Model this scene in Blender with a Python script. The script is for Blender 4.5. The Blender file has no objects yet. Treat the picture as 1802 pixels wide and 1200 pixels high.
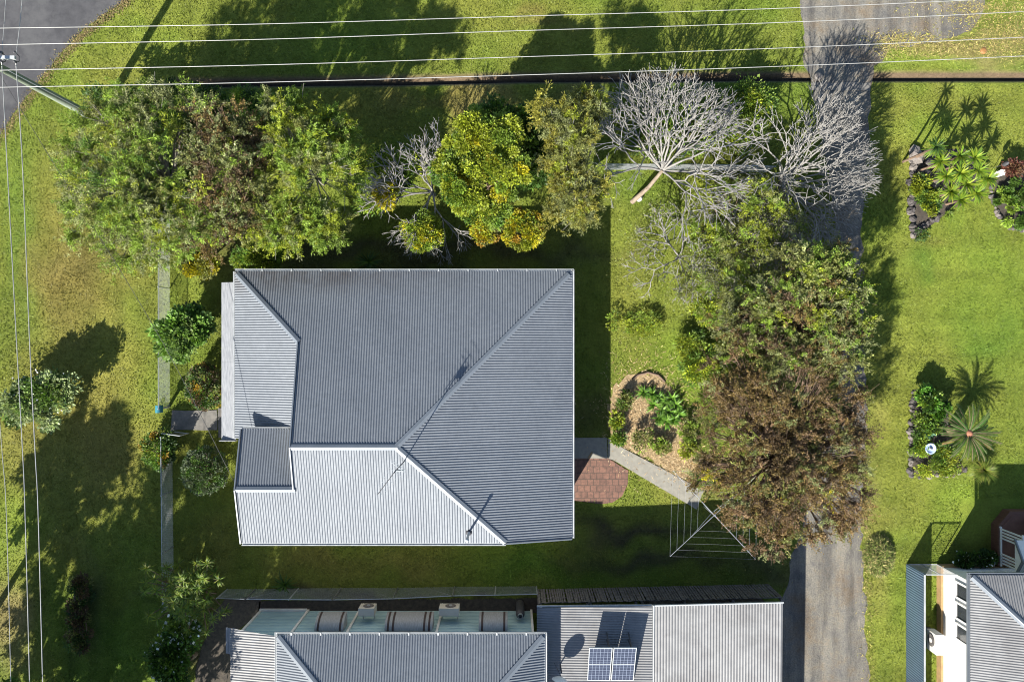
import bpy, math, random
import numpy as np
from mathutils import Vector
R = math.radians
# ---------------------------------------------------------------- camera, light, exposure
S, H = 0.0272, 38.0                     # metres per photo pixel on the ground, flying height
SUN_AZ = (0.5145, 0.8575)               # horizontal direction the shadows fall
SUN_EL = R(37.0)
sc = bpy.context.scene
C = sc.collection
cam = bpy.data.cameras.new('camera'); cam_o = bpy.data.objects.new('camera', cam); C.objects.link(cam_o)
cam.sensor_width = 36; cam.lens = 36 * (H / S) / 1802; cam.clip_start = 0.5; cam.clip_end = 2000
cam_o.location = (0, 0, H); cam_o.rotation_euler = (0, 0, 0)
sc.camera = cam_o
world = bpy.data.worlds.new('World'); sc.world = world; world.use_nodes = True
wn = world.node_tree.nodes; wl = world.node_tree.links
sky = wn.new('ShaderNodeTexSky'); sky.sky_type = 'NISHITA'; sky.sun_disc = False
sky.sun_elevation = SUN_EL
# sun stands opposite to the shadows
sx, sy = -SUN_AZ[0], -SUN_AZ[1]
sky.sun_rotation = math.atan2(sx, sy)
sky.air_density = 1.0; sky.dust_density = 0.6
wl.new(sky.outputs[0], wn['Background'].inputs[0]); wn['Background'].inputs[1].default_value = 0.074
sun = bpy.data.lights.new('sun', 'SUN'); sun.energy = 4.6; sun.angle = R(0.55); sun.color = (1.0, 0.945, 0.85)
sun_o = bpy.data.objects.new('sun', sun); C.objects.link(sun_o)
sd = Vector((sx * math.cos(SUN_EL), sy * math.cos(SUN_EL), math.sin(SUN_EL)))
sun_o.rotation_euler = sd.to_track_quat('Z', 'Y').to_euler(); sun_o.location = (-30, -50, 60)
sc.view_settings.view_transform = 'Standard'; sc.view_settings.look = 'None'
sc.cycles.filter_width = 1.05; sc.view_settings.gamma = 1; sc.view_settings.exposure = 1.5; sc.view_settings.use_curve_mapping = False

rng = np.random.default_rng(7); random.seed(7)

def P(px, py, z=0.0):
    k = S * (H - z) / H
    return ((px - 901) * k, (600 - py) * k, z)
def G(px, py):
    p = P(px, py); return (p[0], p[1])

# ---------------------------------------------------------------- mesh helpers
def origin(o):
    v = Vector((0, 0, 0))
    while o is not None:
        v += o.location; o = o.parent
    return v
def np_mesh(name, V, F, mat, parent=None, loc=None, smooth=False, tint=None):
    """V (n,3) float, F (m,k) int -> one mesh object"""
    V = np.asarray(V, dtype=np.float32); F = np.asarray(F, dtype=np.int32)
    off = origin(parent) if parent is not None else Vector(loc or (0, 0, 0))
    V = V - np.array(off, dtype=np.float32)
    me = bpy.data.meshes.new(name)
    m, k = F.shape
    me.vertices.add(len(V)); me.vertices.foreach_set('co', V.ravel())
    me.loops.add(m * k); me.loops.foreach_set('vertex_index', F.ravel())
    me.polygons.add(m); me.polygons.foreach_set('loop_start', np.arange(0, m * k, k, dtype=np.int32))
    if tint is not None:
        a = me.attributes.new('tint', 'FLOAT_COLOR', 'FACE' if len(tint) == m else 'POINT')
        t = np.ones((len(tint), 4), dtype=np.float32); t[:, :3] = tint
        a.data.foreach_set('color', t.ravel())
    me.update(calc_edges=True); me.validate()
    if smooth: me.polygons.foreach_set('use_smooth', np.ones(m, dtype=bool))
    me.materials.append(mat)
    o = bpy.data.objects.new(name, me); C.objects.link(o)
    if parent is not None: o.parent = parent
    else: o.location = off
    return o

class MB:
    """collects shapes, builds ONE mesh object"""
    def __init__(s): s.v = []; s.f = []; s.p = []
    def add(s, V, F):
        n = len(s.v); s.p.append((n, len(s.f))); s.v.extend([tuple(p) for p in V]); s.f.extend([tuple(i + n for i in f) for f in F]); return s
    def box(s, a, b):
        (x0, y0, z0), (x1, y1, z1) = a, b
        x0, x1 = min(x0, x1), max(x0, x1); y0, y1 = min(y0, y1), max(y0, y1); z0, z1 = min(z0, z1), max(z0, z1)
        V = [(x0,y0,z0),(x1,y0,z0),(x1,y1,z0),(x0,y1,z0),(x0,y0,z1),(x1,y0,z1),(x1,y1,z1),(x0,y1,z1)]
        return s.add(V, [(0,3,2,1),(4,5,6,7),(0,1,5,4),(1,2,6,5),(2,3,7,6),(3,0,4,7)])
    def beam(s, p, q, w, h):
        """box section w x h along p-q"""
        p, q = Vector(p), Vector(q); d = (q - p).normalized()
        up = Vector((0, 0, 1)) if abs(d.z) < .95 else Vector((0, 1, 0))
        a = d.cross(up).normalized() * (w / 2); b = a.cross(d).normalized() * (h / 2)
        V = [p-a-b, p+a-b, p+a+b, p-a+b, q-a-b, q+a-b, q+a+b, q-a+b]
        return s.add(V, [(0,1,2,3),(7,6,5,4),(0,4,5,1),(1,5,6,2),(2,6,7,3),(3,7,4,0)])
    def prism(s, poly, z0, z1):
        n = len(poly)
        V = [(p[0], p[1], z0) for p in poly] + [(p[0], p[1], z1) for p in poly]
        F = [tuple(range(n - 1, -1, -1)), tuple(range(n, 2 * n))] + [(i, (i + 1) % n, n + (i + 1) % n, n + i) for i in range(n)]
        return s.add(V, F)
    def sheet(s, poly3): return s.add(poly3, [tuple(range(len(poly3)))])
    def tube(s, pts, r, n=6, cap=True):
        pts = [Vector(p) for p in pts]; rr = r if hasattr(r, '__len__') else [r] * len(pts)
        V = []; F = []
        for i, p in enumerate(pts):
            d = (pts[min(i + 1, len(pts) - 1)] - pts[max(i - 1, 0)]).normalized()
            up = Vector((0, 0, 1)) if abs(d.z) < .9 else Vector((1, 0, 0))
            a = d.cross(up).normalized(); b = a.cross(d)
            for k in range(n):
                t = 2 * math.pi * k / n; V.append(p + (a * math.cos(t) + b * math.sin(t)) * rr[i])
        for i in range(len(pts) - 1):
            for k in range(n):
                F.append((i*n+k, i*n+(k+1) % n, (i+1)*n+(k+1) % n, (i+1)*n+k))
        if cap: F.append(tuple(range(n))); F.append(tuple((len(pts)-1)*n + k for k in range(n - 1, -1, -1)))
        return s.add(V, F)
    def lathe(s, c, prof, n=20):
        V = []; F = []
        for (r, z) in prof:
            for k in range(n):
                t = 2 * math.pi * k / n; V.append((c[0] + r * math.cos(t), c[1] + r * math.sin(t), c[2] + z))
        for i in range(len(prof) - 1):
            for k in range(n): F.append((i*n+k, i*n+(k+1) % n, (i+1)*n+(k+1) % n, (i+1)*n+k))
        F.append(tuple(range(n - 1, -1, -1))); F.append(tuple((len(prof)-1)*n + k for k in range(n)))
        return s.add(V, F)
    def each(s, name, mat, parent, smooth=False):
        """every added shape becomes an object of its own"""
        out = []
        for i, (v0, f0) in enumerate(s.p):
            v1, f1 = s.p[i + 1] if i + 1 < len(s.p) else (len(s.v), len(s.f))
            m = MB(); m.add(s.v[v0:v1], [tuple(k - v0 for k in f) for f in s.f[f0:f1]]); out.append(m.build(name, mat, parent, smooth=smooth))
        return out
    def build(s, name, mat, parent=None, loc=None, smooth=False):
        off = origin(parent) if parent is not None else Vector(loc or (0, 0, 0))
        me = bpy.data.meshes.new(name)
        me.from_pydata([tuple(Vector(v) - off) for v in s.v], [], s.f); me.update()
        if smooth: me.polygons.foreach_set('use_smooth', np.ones(len(me.polygons), dtype=bool))
        me.materials.append(mat)
        o = bpy.data.objects.new(name, me); C.objects.link(o)
        if parent is not None: o.parent = parent
        else: o.location = off
        return o

def tag(o, label=None, cat=None, group=None, kind=None):
    if label: o['label'] = label
    if cat: o['category'] = cat
    if group: o['group'] = group
    if kind: o['kind'] = kind
    return o
def thing(name, label, cat, loc=(0, 0, 0), group=None):
    o = bpy.data.objects.new(name, None); C.objects.link(o); o.location = loc; o.empty_display_size = .3
    return tag(o, label, cat, group)
def copy_tree(o, parent=None):
    c = o.copy(); C.objects.link(c)
    if parent is not None: c.parent = parent
    for ch in list(o.children): copy_tree(ch, c)
    return c

# ---------------------------------------------------------------- materials
def nodes(name):
    m = bpy.data.materials.new(name); m.use_nodes = True
    nt = m.node_tree; b = nt.nodes['Principled BSDF']
    return m, nt, b
def nd(nt, t, **kw):
    n = nt.nodes.new(t)
    for k, v in kw.items(): setattr(n, k, v)
    return n
def noise(nt, scale, detail=4, rough=.6, stretch=None):
    g = nd(nt, 'ShaderNodeNewGeometry'); v = g.outputs['Position']
    if stretch:
        mp = nd(nt, 'ShaderNodeMapping'); mp.inputs['Scale'].default_value = stretch
        nt.links.new(v, mp.inputs['Vector']); v = mp.outputs[0]
    n = nd(nt, 'ShaderNodeTexNoise'); n.inputs['Scale'].default_value = scale
    n.inputs['Detail'].default_value = detail; n.inputs['Roughness'].default_value = rough
    nt.links.new(v, n.inputs['Vector']); return n.outputs['Fac']
def ramp(nt, fac, stops):
    r = nd(nt, 'ShaderNodeValToRGB'); e = r.color_ramp.elements
    while len(e) < len(stops): e.new(.5)
    for i, (p, c) in enumerate(stops): e[i].position = p; e[i].color = (*c, 1)
    nt.links.new(fac, r.inputs[0]); return r.outputs[0]
def mixc(nt, a, b, fac, mode='MIX'):
    m = nd(nt, 'ShaderNodeMix', data_type='RGBA', blend_type=mode)
    for sck, val in ((m.inputs[0], fac), (m.inputs[6], a), (m.inputs[7], b)):
        if hasattr(val, 'is_output'): nt.links.new(val, sck)
        elif isinstance(val, (int, float)): sck.default_value = val
        else: sck.default_value = (*val, 1)
    return m.outputs[2]
def bump(nt, b, h, strength, dist):
    n = nd(nt, 'ShaderNodeBump'); n.inputs['Strength'].default_value = strength; n.inputs['Distance'].default_value = dist
    nt.links.new(h, n.inputs['Height']); nt.links.new(n.outputs[0], b.inputs['Normal'])
def mat(name, c1, c2=None, scale=3, rough=.7, metal=0, bmp=0, bscale=40, lo=.35, hi=.65, stretch=None, spec=.4, c3=None, scale3=.6):
    m, nt, b = nodes(name)
    b.inputs['Roughness'].default_value = rough; b.inputs['Metallic'].default_value = metal
    b.inputs['Specular IOR Level'].default_value = spec
    c2 = c2 or tuple(x * .8 for x in c1)
    col = ramp(nt, noise(nt, scale, 5, .65, stretch), [(lo, c1), (hi, c2)])
    if c3:
        f = ramp(nt, noise(nt, scale3, 5, .7), [(.48, (0, 0, 0)), (.62, (1, 1, 1))])
        col = mixc(nt, col, c3, f)
    nt.links.new(col, b.inputs['Base Color'])
    if bmp: bump(nt, b, noise(nt, bscale, 3, .7, stretch), bmp, .02)
    return m
def leafmat(name, trans=.35, rough=.5):
    m, nt, b = nodes(name)
    a = nd(nt, 'ShaderNodeAttribute', attribute_name='tint')
    nt.links.new(a.outputs['Color'], b.inputs['Base Color']); b.inputs['Roughness'].default_value = rough
    b.inputs['Specular IOR Level'].default_value = .35
    t = nd(nt, 'ShaderNodeBsdfTranslucent'); mx = nd(nt, 'ShaderNodeMixShader'); mx.inputs[0].default_value = trans
    nt.links.new(mixc(nt, a.outputs['Color'], (1.0, 1.0, .55), 1.0, 'MULTIPLY'), t.inputs[0])
    nt.links.new(b.outputs[0], mx.inputs[1]); nt.links.new(t.outputs[0], mx.inputs[2])
    nt.links.new(mx.outputs[0], nt.nodes['Material Output'].inputs[0]); return m

M = {}
M['leaf'] = leafmat('leaf')
M['blade'] = leafmat('grass blade', .3, .6)
M['litter'] = leafmat('dry leaf', .1, .8)
def ground_material():
    m, nt, b = nodes('turf')
    a = nd(nt, 'ShaderNodeAttribute', attribute_name='tint')
    n1 = ramp(nt, noise(nt, 9, 6, .75), [(.3, (.66, .68, .64)), (.7, (1.34, 1.32, 1.28))])
    n2 = ramp(nt, noise(nt, 1.1, 6, .65), [(.3, (.78, .8, .75)), (.7, (1.25, 1.2, 1.25))])
    c = mixc(nt, a.outputs['Color'], n1, 1.0, 'MULTIPLY'); c = mixc(nt, c, n2, 1.0, 'MULTIPLY')
    nt.links.new(c, b.inputs['Base Color']); b.inputs['Roughness'].default_value = .9; b.inputs['Specular IOR Level'].default_value = .15
    bump(nt, b, noise(nt, 14, 5, .8), .9, .06); return m
M['turf'] = ground_material()
M['asphalt'] = mat('asphalt', (.042, .042, .046), (.062, .062, .066), 2.2, .9, 0, .5, 60, c3=(.075, .075, .077), scale3=.5)
def gravel_material():
    m, nt, b = nodes('gravel drive'); b.inputs['Roughness'].default_value = .92; b.inputs['Specular IOR Level'].default_value = .2
    c = ramp(nt, noise(nt, 1.1, 6, .7), [(.3, (.095, .095, .095)), (.5, (.145, .138, .122)), (.7, (.20, .185, .15))])
    c = mixc(nt, c, (.115, .085, .058), ramp(nt, noise(nt, .55, 6, .75), [(.5, (0, 0, 0)), (.66, (.8, .8, .8))]))
    c = mixc(nt, c, ramp(nt, noise(nt, 1.5, 5, .7, (1, .12, 1)), [(.35, (.62, .62, .64)), (.6, (1.15, 1.14, 1.12))]), 1, 'MULTIPLY')
    c = mixc(nt, c, ramp(nt, noise(nt, 16, 4, .8), [(.3, (.6, .6, .6)), (.7, (1.42, 1.4, 1.36))]), 1, 'MULTIPLY')
    nt.links.new(c, b.inputs['Base Color']); bump(nt, b, noise(nt, 24, 4, .8), .9, .02); return m
M['gravel'] = gravel_material()
M['concrete'] = mat('concrete', (.235, .225, .19), (.18, .172, .148), 5, .85, 0, .3, 40)
M['old_concrete'] = mat('old concrete', (.16, .15, .135), (.10, .098, .09), 4, .9, 0, .4, 30)
M['soil'] = mat('dark soil', (.035, .03, .026), (.07, .058, .045), 5, .95, 0, .9, 20)
M['mulch'] = mat('straw mulch', (.33, .25, .14), (.19, .135, .07), 11, .95, 0, 1, 22)
def zinc_material():
    m, nt, b = nodes('corrugated zinc'); b.inputs['Roughness'].default_value = .5; b.inputs['Metallic'].default_value = .18; b.inputs['Specular IOR Level'].default_value = .4
    c = ramp(nt, noise(nt, .7, 5, .65), [(.35, (.140, .156, .176)), (.65, (.122, .137, .157))])
    c = mixc(nt, c, ramp(nt, noise(nt, 5, 6, .75), [(.3, (.86, .86, .86)), (.7, (1.12, 1.11, 1.1))]), 1, 'MULTIPLY')
    # brown leaf grime washed down to the eave beneath the trees
    g = nd(nt, 'ShaderNodeNewGeometry'); sp = nd(nt, 'ShaderNodeSeparateXYZ'); nt.links.new(g.outputs['Position'], sp.inputs[0])
    def mr(out, a0, a1):
        n = nd(nt, 'ShaderNodeMapRange'); n.inputs['From Min'].default_value = a0; n.inputs['From Max'].default_value = a1; nt.links.new(out, n.inputs['Value']); return n.outputs[0]
    def mul(a, b_):
        n = nd(nt, 'ShaderNodeMath', operation='MULTIPLY'); nt.links.new(a, n.inputs[0])
        if hasattr(b_, 'is_output'): nt.links.new(b_, n.inputs[1])
        else: n.inputs[1].default_value = b_
        return n.outputs[0]
    f = mul(mul(mr(sp.outputs['Y'], 1.9, 3.0), mr(sp.outputs['X'], -1.5, -8.5)), mul(mr(noise(nt, .9, 5, .7), .3, .6), .8))
    nt.links.new(mixc(nt, c, (.06, .05, .045), f), b.inputs['Base Color']); return m
M['zinc'] = zinc_material()
M['zinc_warm'] = mat('older zinc', (.188, .190, .192), (.152, .154, .157), 1.6, .5, .15, 0, spec=.4, c3=(.13, .13, .132), scale3=.5)
M['cap'] = mat('zinc capping', (.15, .17, .195), (.13, .15, .172), 2, .5, .2, 0, spec=.5)
M['gutter'] = mat('gutter', (.42, .44, .45), (.32, .34, .35), 3, .5, .1, 0)
M['gutter_dark'] = mat('gutter inside', (.05, .05, .055), (.035, .03, .03), 3, .8, 0, 0)
M['white'] = mat('white paint', (.72, .71, .68), (.62, .61, .57), 2.5, .6, 0, 0)
M['old_white'] = mat('flaking white paint', (.26, .27, .285), (.14, .15, .165), 3.2, .7, 0, .2, 30, stretch=(9, .7, 1))
M['teal'] = mat('pale teal weatherboard', (.38, .53, .54), (.32, .45, .47), 1.3, .6, 0, 0)
M['cream'] = mat('cream wall', (.55, .52, .45), (.48, .45, .39), 2, .7)
M['board'] = mat('timber base', (.40, .26, .12), (.28, .18, .09), 4, .8, 0, .2, 20)
M['deck'] = mat('stained deck', (.15, .07, .045), (.1, .045, .03), 3, .6, 0, .2, 20, stretch=(1, 8, 1))
M['deck_floor'] = mat('deck floor', (.16, .075, .05), (.11, .05, .033), 3, .6, 0, .2, 20)
M['paling'] = mat('weathered paling', (.19, .175, .165), (.075, .07, .068), 6, .9, 0, .5, 30)
M['pole'] = mat('grey green pole', (.21, .25, .19), (.15, .18, .14), 5, .85, 0, .3, 20)
M['steel'] = mat('galvanised steel', (.5, .52, .54), (.4, .42, .44), 4, .4, .6)
M['wire'] = mat('bright cable', (.36, .36, .35), (.28, .28, .27), 2, .45, .2)
M['dark_cable'] = mat('dark cable', (.03, .03, .032), (.05, .05, .05), 2, .6)
M['dark'] = mat('dark grey', (.045, .045, .05), (.06, .06, .065), 4, .6)
M['glass'] = mat('window glass', (.03, .035, .04), (.05, .055, .06), .7, .08, 0, 0, spec=.8)
M['awning'] = mat('grey hood', (.33, .335, .33), (.21, .21, .205), 6, .5, .1, 0, stretch=(10, 1, 1))
M['brownstripe'] = mat('brown stripe', (.05, .03, .026), (.035, .022, .02), 6, .6)
M['blue_steel'] = mat('blue steel sheet', (.13, .19, .28), (.11, .165, .24), 1.2, .45, .1)
M['bark'] = mat('grey bark', (.27, .25, .22), (.17, .155, .135), 6, .85, 0, .4, 30)
M['bark_pale'] = mat('pale bark', (.25, .24, .225), (.16, .155, .145), 5, .8, 0, .3, 30)
M['bark_tan'] = mat('tan bark', (.25, .205, .155), (.16, .125, .09), 6, .9, 0, .5, 25)
M['bark_brown'] = mat('brown bark', (.19, .13, .09), (.11, .075, .05), 6, .9, 0, .5, 25)
M['rock'] = mat('dark basalt', (.10, .09, .085), (.045, .04, .04), 6, .9, 0, .8, 18)
M['rock_pale'] = mat('pale stone', (.19, .17, .155), (.12, .105, .095), 6, .9, 0, .8, 18)
M['solar'] = None
M['teal_box'] = mat('teal paint', (.04, .19, .24), (.03, .15, .19), 4, .4)
M['blue_white'] = mat('pale blue glaze', (.42, .52, .72), (.34, .44, .62), 5, .35)
M['orange'] = mat('orange plastic', (.30, .15, .05), (.25, .12, .04), 4, .5)
M['terracotta'] = mat('terracotta', (.32, .14, .08), (.24, .1, .06), 4, .8)
M['flower_white'] = mat('white petals', (.8, .8, .78), (.7, .7, .68), 5, .6)
def paver_material():
    m, nt, b = nodes('clay pavers')
    g = nd(nt, 'ShaderNodeNewGeometry')
    br = nd(nt, 'ShaderNodeTexBrick'); br.offset = .5
    br.inputs['Scale'].default_value = 1; br.inputs['Brick Width'].default_value = .30; br.inputs['Row Height'].default_value = .30
    br.inputs['Mortar Size'].default_value = .018; br.inputs['Color1'].default_value = (.165, .088, .064, 1)
    br.inputs['Color2'].default_value = (.12, .066, .05, 1); br.inputs['Mortar'].default_value = (.07, .045, .035, 1)
    nt.links.new(g.outputs['Position'], br.inputs['Vector'])
    n = ramp(nt, noise(nt, 6, 5, .7), [(.3, (.6, .62, .62)), (.7, (1.35, 1.28, 1.22))])
    nt.links.new(mixc(nt, br.outputs[0], n, 1, 'MULTIPLY'), b.inputs['Base Color']); b.inputs['Roughness'].default_value = .85
    return m
M['paver'] = paver_material()
def solar_material():
    m, nt, b = nodes('solar cells')
    tc = nd(nt, 'ShaderNodeTexCoord')
    br = nd(nt, 'ShaderNodeTexBrick'); br.offset = 0
    br.inputs['Scale'].default_value = 1; br.inputs['Brick Width'].default_value = .155; br.inputs['Row Height'].default_value = .155
    br.inputs['Mortar Size'].default_value = .006
    br.inputs['Color1'].default_value = (.028, .034, .055, 1); br.inputs['Color2'].default_value = (.034, .042, .066, 1)
    br.inputs['Mortar'].default_value = (.2, .23, .3, 1)
    nt.links.new(tc.outputs['Object'], br.inputs['Vector']); nt.links.new(br.outputs[0], b.inputs['Base Color'])
    b.inputs['Roughness'].default_value = .1; b.inputs['Specular IOR Level'].default_value = .12; return m
M['solar'] = solar_material()

# ---------------------------------------------------------------- value noise in numpy for turf tones
_lat = rng.random((256, 256)).astype(np.float32)
def vnoise(x, y, sc_):
    x = np.asarray(x) / sc_ + 100.3; y = np.asarray(y) / sc_ + 57.7
    xi = np.floor(x).astype(int); yi = np.floor(y).astype(int); fx = x - xi; fy = y - yi
    fx = fx * fx * (3 - 2 * fx); fy = fy * fy * (3 - 2 * fy)
    a = _lat[xi % 256, yi % 256]; b = _lat[(xi + 1) % 256, yi % 256]; c = _lat[xi % 256, (yi + 1) % 256]; d = _lat[(xi + 1) % 256, (yi + 1) % 256]
    return (a * (1 - fx) + b * fx) * (1 - fy) + (c * (1 - fx) + d * fx) * fy
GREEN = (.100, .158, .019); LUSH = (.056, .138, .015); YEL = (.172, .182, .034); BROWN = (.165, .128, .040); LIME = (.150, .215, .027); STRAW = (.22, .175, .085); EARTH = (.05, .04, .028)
# soft patches of differently coloured turf: px, py, radius x, radius y, colour, weight
PATCH = [(100, 520, 110, 260, YEL, .7), (130, 500, 70, 130, BROWN, .75), (40, 420, 30, 200, LUSH, .5), (180, 480, 60, 60, BROWN, .4), (60, 800, 60, 150, BROWN, .45),
         (10, 1080, 40, 70, STRAW, .8), (30, 930, 50, 60, LIME, .6), (200, 330, 60, 60, YEL, .5), (200, 650, 60, 120, YEL, .6), (180, 780, 60, 100, BROWN, .6),
         (700, 60, 300, 60, GREEN, .4), (850, 20, 80, 40, YEL, .7), (290, 120, 60, 30, YEL, .7), (260, 60, 60, 60, LIME, .5), (250, 20, 60, 20, YEL, .5),
         (780, 180, 130, 22, BROWN, .75), (850, 170, 60, 16, STRAW, .35), (1010, 190, 40, 30, STRAW, .5), (1650, 115, 150, 18, LIME, .8), (1690, 80, 160, 26, STRAW, .6),
         (1640, 180, 130, 25, YEL, .75), (1650, 225, 80, 40, LIME, .7), (1590, 265, 30, 60, YEL, .6), (1600, 330, 30, 80, YEL, .6),
         (1700, 520, 120, 110, LIME, .6), (1620, 470, 25, 30, LUSH, .6), (1645, 440, 40, 20, BROWN, .3), (1750, 600, 60, 40, LUSH, .5), (1600, 590, 60, 60, YEL, .5),
         (1570, 760, 40, 100, YEL, .55), (1600, 860, 70, 40, YEL, .6), (1560, 915, 30, 20, BROWN, .4), (1680, 880, 50, 30, LIME, .8), (1570, 1060, 40, 130, LIME, .4),
         (1530, 1000, 14, 200, YEL, .6), (1535, 900, 12, 200, STRAW, .25), (1645, 1100, 12, 120, LIME, .9), (1100, 430, 60, 130, YEL, .75), (1110, 350, 50, 40, LUSH, .5), (1120, 560, 60, 70, YEL, .5),
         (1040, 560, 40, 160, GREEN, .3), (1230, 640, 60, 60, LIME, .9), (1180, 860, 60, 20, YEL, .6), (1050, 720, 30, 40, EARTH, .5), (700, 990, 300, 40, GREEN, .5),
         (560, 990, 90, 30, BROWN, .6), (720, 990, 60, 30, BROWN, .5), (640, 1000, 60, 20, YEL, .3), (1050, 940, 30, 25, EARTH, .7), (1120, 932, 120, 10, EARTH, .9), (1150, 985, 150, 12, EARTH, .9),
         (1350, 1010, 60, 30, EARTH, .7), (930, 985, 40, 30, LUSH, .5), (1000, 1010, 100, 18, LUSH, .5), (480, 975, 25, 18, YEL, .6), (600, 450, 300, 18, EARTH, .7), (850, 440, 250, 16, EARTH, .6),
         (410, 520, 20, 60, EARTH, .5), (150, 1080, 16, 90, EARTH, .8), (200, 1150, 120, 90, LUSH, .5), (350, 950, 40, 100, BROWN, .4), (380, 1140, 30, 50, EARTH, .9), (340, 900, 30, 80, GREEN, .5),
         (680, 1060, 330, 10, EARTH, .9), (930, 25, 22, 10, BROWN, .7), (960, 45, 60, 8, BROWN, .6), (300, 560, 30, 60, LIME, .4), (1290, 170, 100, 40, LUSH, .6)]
def turf(x, y):
    x = np.asarray(x, dtype=np.float64); y = np.asarray(y, dtype=np.float64)
    n = vnoise(x, y, 2.6) * .6 + vnoise(x, y, .9) * .4
    c = np.array(GREEN)[None, :] * (1 - n[:, None]) + np.array(YEL)[None, :] * n[:, None] * .9
    wob = (vnoise(x + 40, y, 1.3) - .5) * 1.6; wob2 = (vnoise(x, y + 40, 1.1) - .5) * 1.6
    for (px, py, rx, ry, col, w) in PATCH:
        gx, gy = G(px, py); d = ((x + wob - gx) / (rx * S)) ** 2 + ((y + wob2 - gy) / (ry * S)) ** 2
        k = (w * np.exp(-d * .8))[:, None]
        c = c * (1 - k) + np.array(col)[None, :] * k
    c *= (1 + .34 * (vnoise(x * .22, y * 2.0, 1.0) - .5) * np.clip((x - 15) / 2, 0, 1) + .34 * (vnoise(x * 2.2, y * .22, 1.0) - .5) * np.clip((-14 - x) / 2, 0, 1))[:, None]
    return c

# ---------------------------------------------------------------- ground, one sheet with the open drain sunk in it
DX = [G(285, 0)[0], G(450, 0)[0], G(700, 0)[0], G(900, 0)[0], G(1350, 0)[0], G(1802, 0)[0], 60]
DY = [G(0, 155)[1], G(0, 152)[1], G(0, 150)[1], G(0, 145)[1], G(0, 142)[1], G(0, 142)[1], G(0, 142)[1]]
def drain_y(x): return np.interp(x, DX, DY)
def make_ground():
    xs = np.concatenate([[-400, -150, -70, -45], np.arange(-34, 34.01, .3), [45, 70, 150, 400]])
    ys = np.concatenate([[-400, -150, -70, -45], np.arange(-28, 11.6, .3), [11.9, 12.15, 12.28, 12.30, 12.40, 12.52, 12.62, 12.9], np.arange(13.2, 28.01, .3), [45, 70, 150, 400]])
    X, Y = np.meshgrid(xs, ys)
    w = np.exp(-((Y - 12.3) / 1.6) ** 2)
    dep = np.clip((X - DX[0]) / 1.0, 0, 1)
    prof = np.interp(Y, [12.28, 12.30, 12.40, 12.52, 12.62], [0, -.30, -.30, -.12, 0])
    Z = prof * dep
    Y2 = Y + w * (drain_y(X) - 12.3)
    V = np.stack([X, Y2, Z], -1).reshape(-1, 3); ny, nx = X.shape
    i = np.arange(nx - 1)[None, :] + nx * np.arange(ny - 1)[:, None]
    F = np.stack([i, i + 1, i + 1 + nx, i + nx], -1).reshape(-1, 4)
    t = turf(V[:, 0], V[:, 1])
    a = (np.abs(Y.ravel() - 12.42) < .16) & (dep.ravel() > .3)
    t[a] = np.array((.05, .043, .036))
    b = (np.abs(Y.ravel() - 12.62) < .12) & (dep.ravel() > .3)
    t[b] = np.array((.115, .085, .055))
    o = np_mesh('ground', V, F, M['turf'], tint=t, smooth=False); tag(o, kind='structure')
make_ground()

def rough_poly(pts, step=.35, amp=.10):
    """ragged outline between points (world xy)"""
    out = []
    for i in range(len(pts)):
        a = np.array(pts[i]); b = np.array(pts[(i + 1) % len(pts)]); n = max(1, int(np.linalg.norm(b - a) / step))
        for k in range(n):
            p = a + (b - a) * k / n; out.append((p[0] + random.uniform(-amp, amp), p[1] + random.uniform(-amp, amp)))
    return out
def pp(l): return [G(*p) for p in l]
POLY = {}
def flat(name, pts, z, m, kind='structure', rag=.1, step=.35):
    pts = pp(pts); POLY.setdefault(name, []).append(pts)
    poly = rough_poly(pts, step, rag) if rag else pts
    o = MB().sheet([(x, y, z) for x, y in poly]).build(name, m); tag(o, kind=kind); return o
flat('road', [(-900, -700), (420, -700), (300, -100), (222, 0), (190, 22), (160, 45), (140, 60), (124, 78), (95, 112), (62, 152), (30, 196), (0, 238), (-60, 330), (-220, 520), (-900, 900)], .012, M['asphalt'], rag=.05)
flat('driveway', [(1400, -400), (1404, -60), (1410, 40), (1416, 100), (1424, 148), (1440, 200), (1462, 330), (1480, 450), (1488, 560), (1470, 700), (1440, 830), (1410, 930), (1395, 975), (1385, 1030), (1370, 1060), (1350, 1300),
      (1350, 1700), (1560, 1700), (1536, 1300), (1526, 1150), (1522, 1050), (1517, 960), (1520, 860), (1524, 720), (1520, 560), (1516, 430), (1522, 300), (1530, 220), (1532, 150), (1540, 118), (1570, 88), (1650, 76), (1700, 62), (1730, 30), (1745, -60), (1760, -400)], .010, M['gravel'], rag=.12)
flat('path', [(1000, 770), (1068, 770), (1069, 806), (1000, 806)], .05, M['concrete'], rag=0)
flat('path', [(1070, 770), (1079, 779), (1238, 863), (1232, 878), (1226, 896), (1079, 809), (1070, 806)], .054, M['concrete'], rag=.008)
flat('path', [(303, 722), (382, 722), (383, 756), (301, 757)], .04, M['old_concrete'], rag=.02)
flat('path', [(384, 718), (392, 718), (393, 770), (385, 770)], .046, M['old_concrete'], rag=0)
flat('path', [(1426, 146), (1532, 146), (1530, 160), (1428, 160)], .03, M['old_concrete'], rag=.03)
flat('patio', [(1007, 806), (1070, 806), (1105, 828), (1104, 852), (1095, 873), (1078, 884), (1060, 887), (1028, 882), (1007, 880)], .03, M['paver'], rag=.02)
flat('mulch', [(1074, 685), (1090, 672), (1118, 656), (1150, 658), (1172, 676), (1200, 720), (1206, 760), (1226, 800), (1250, 835), (1246, 866), (1238, 862), (1160, 820), (1079, 777), (1073, 760)], .014, M['mulch'], rag=.17, step=.22)
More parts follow.
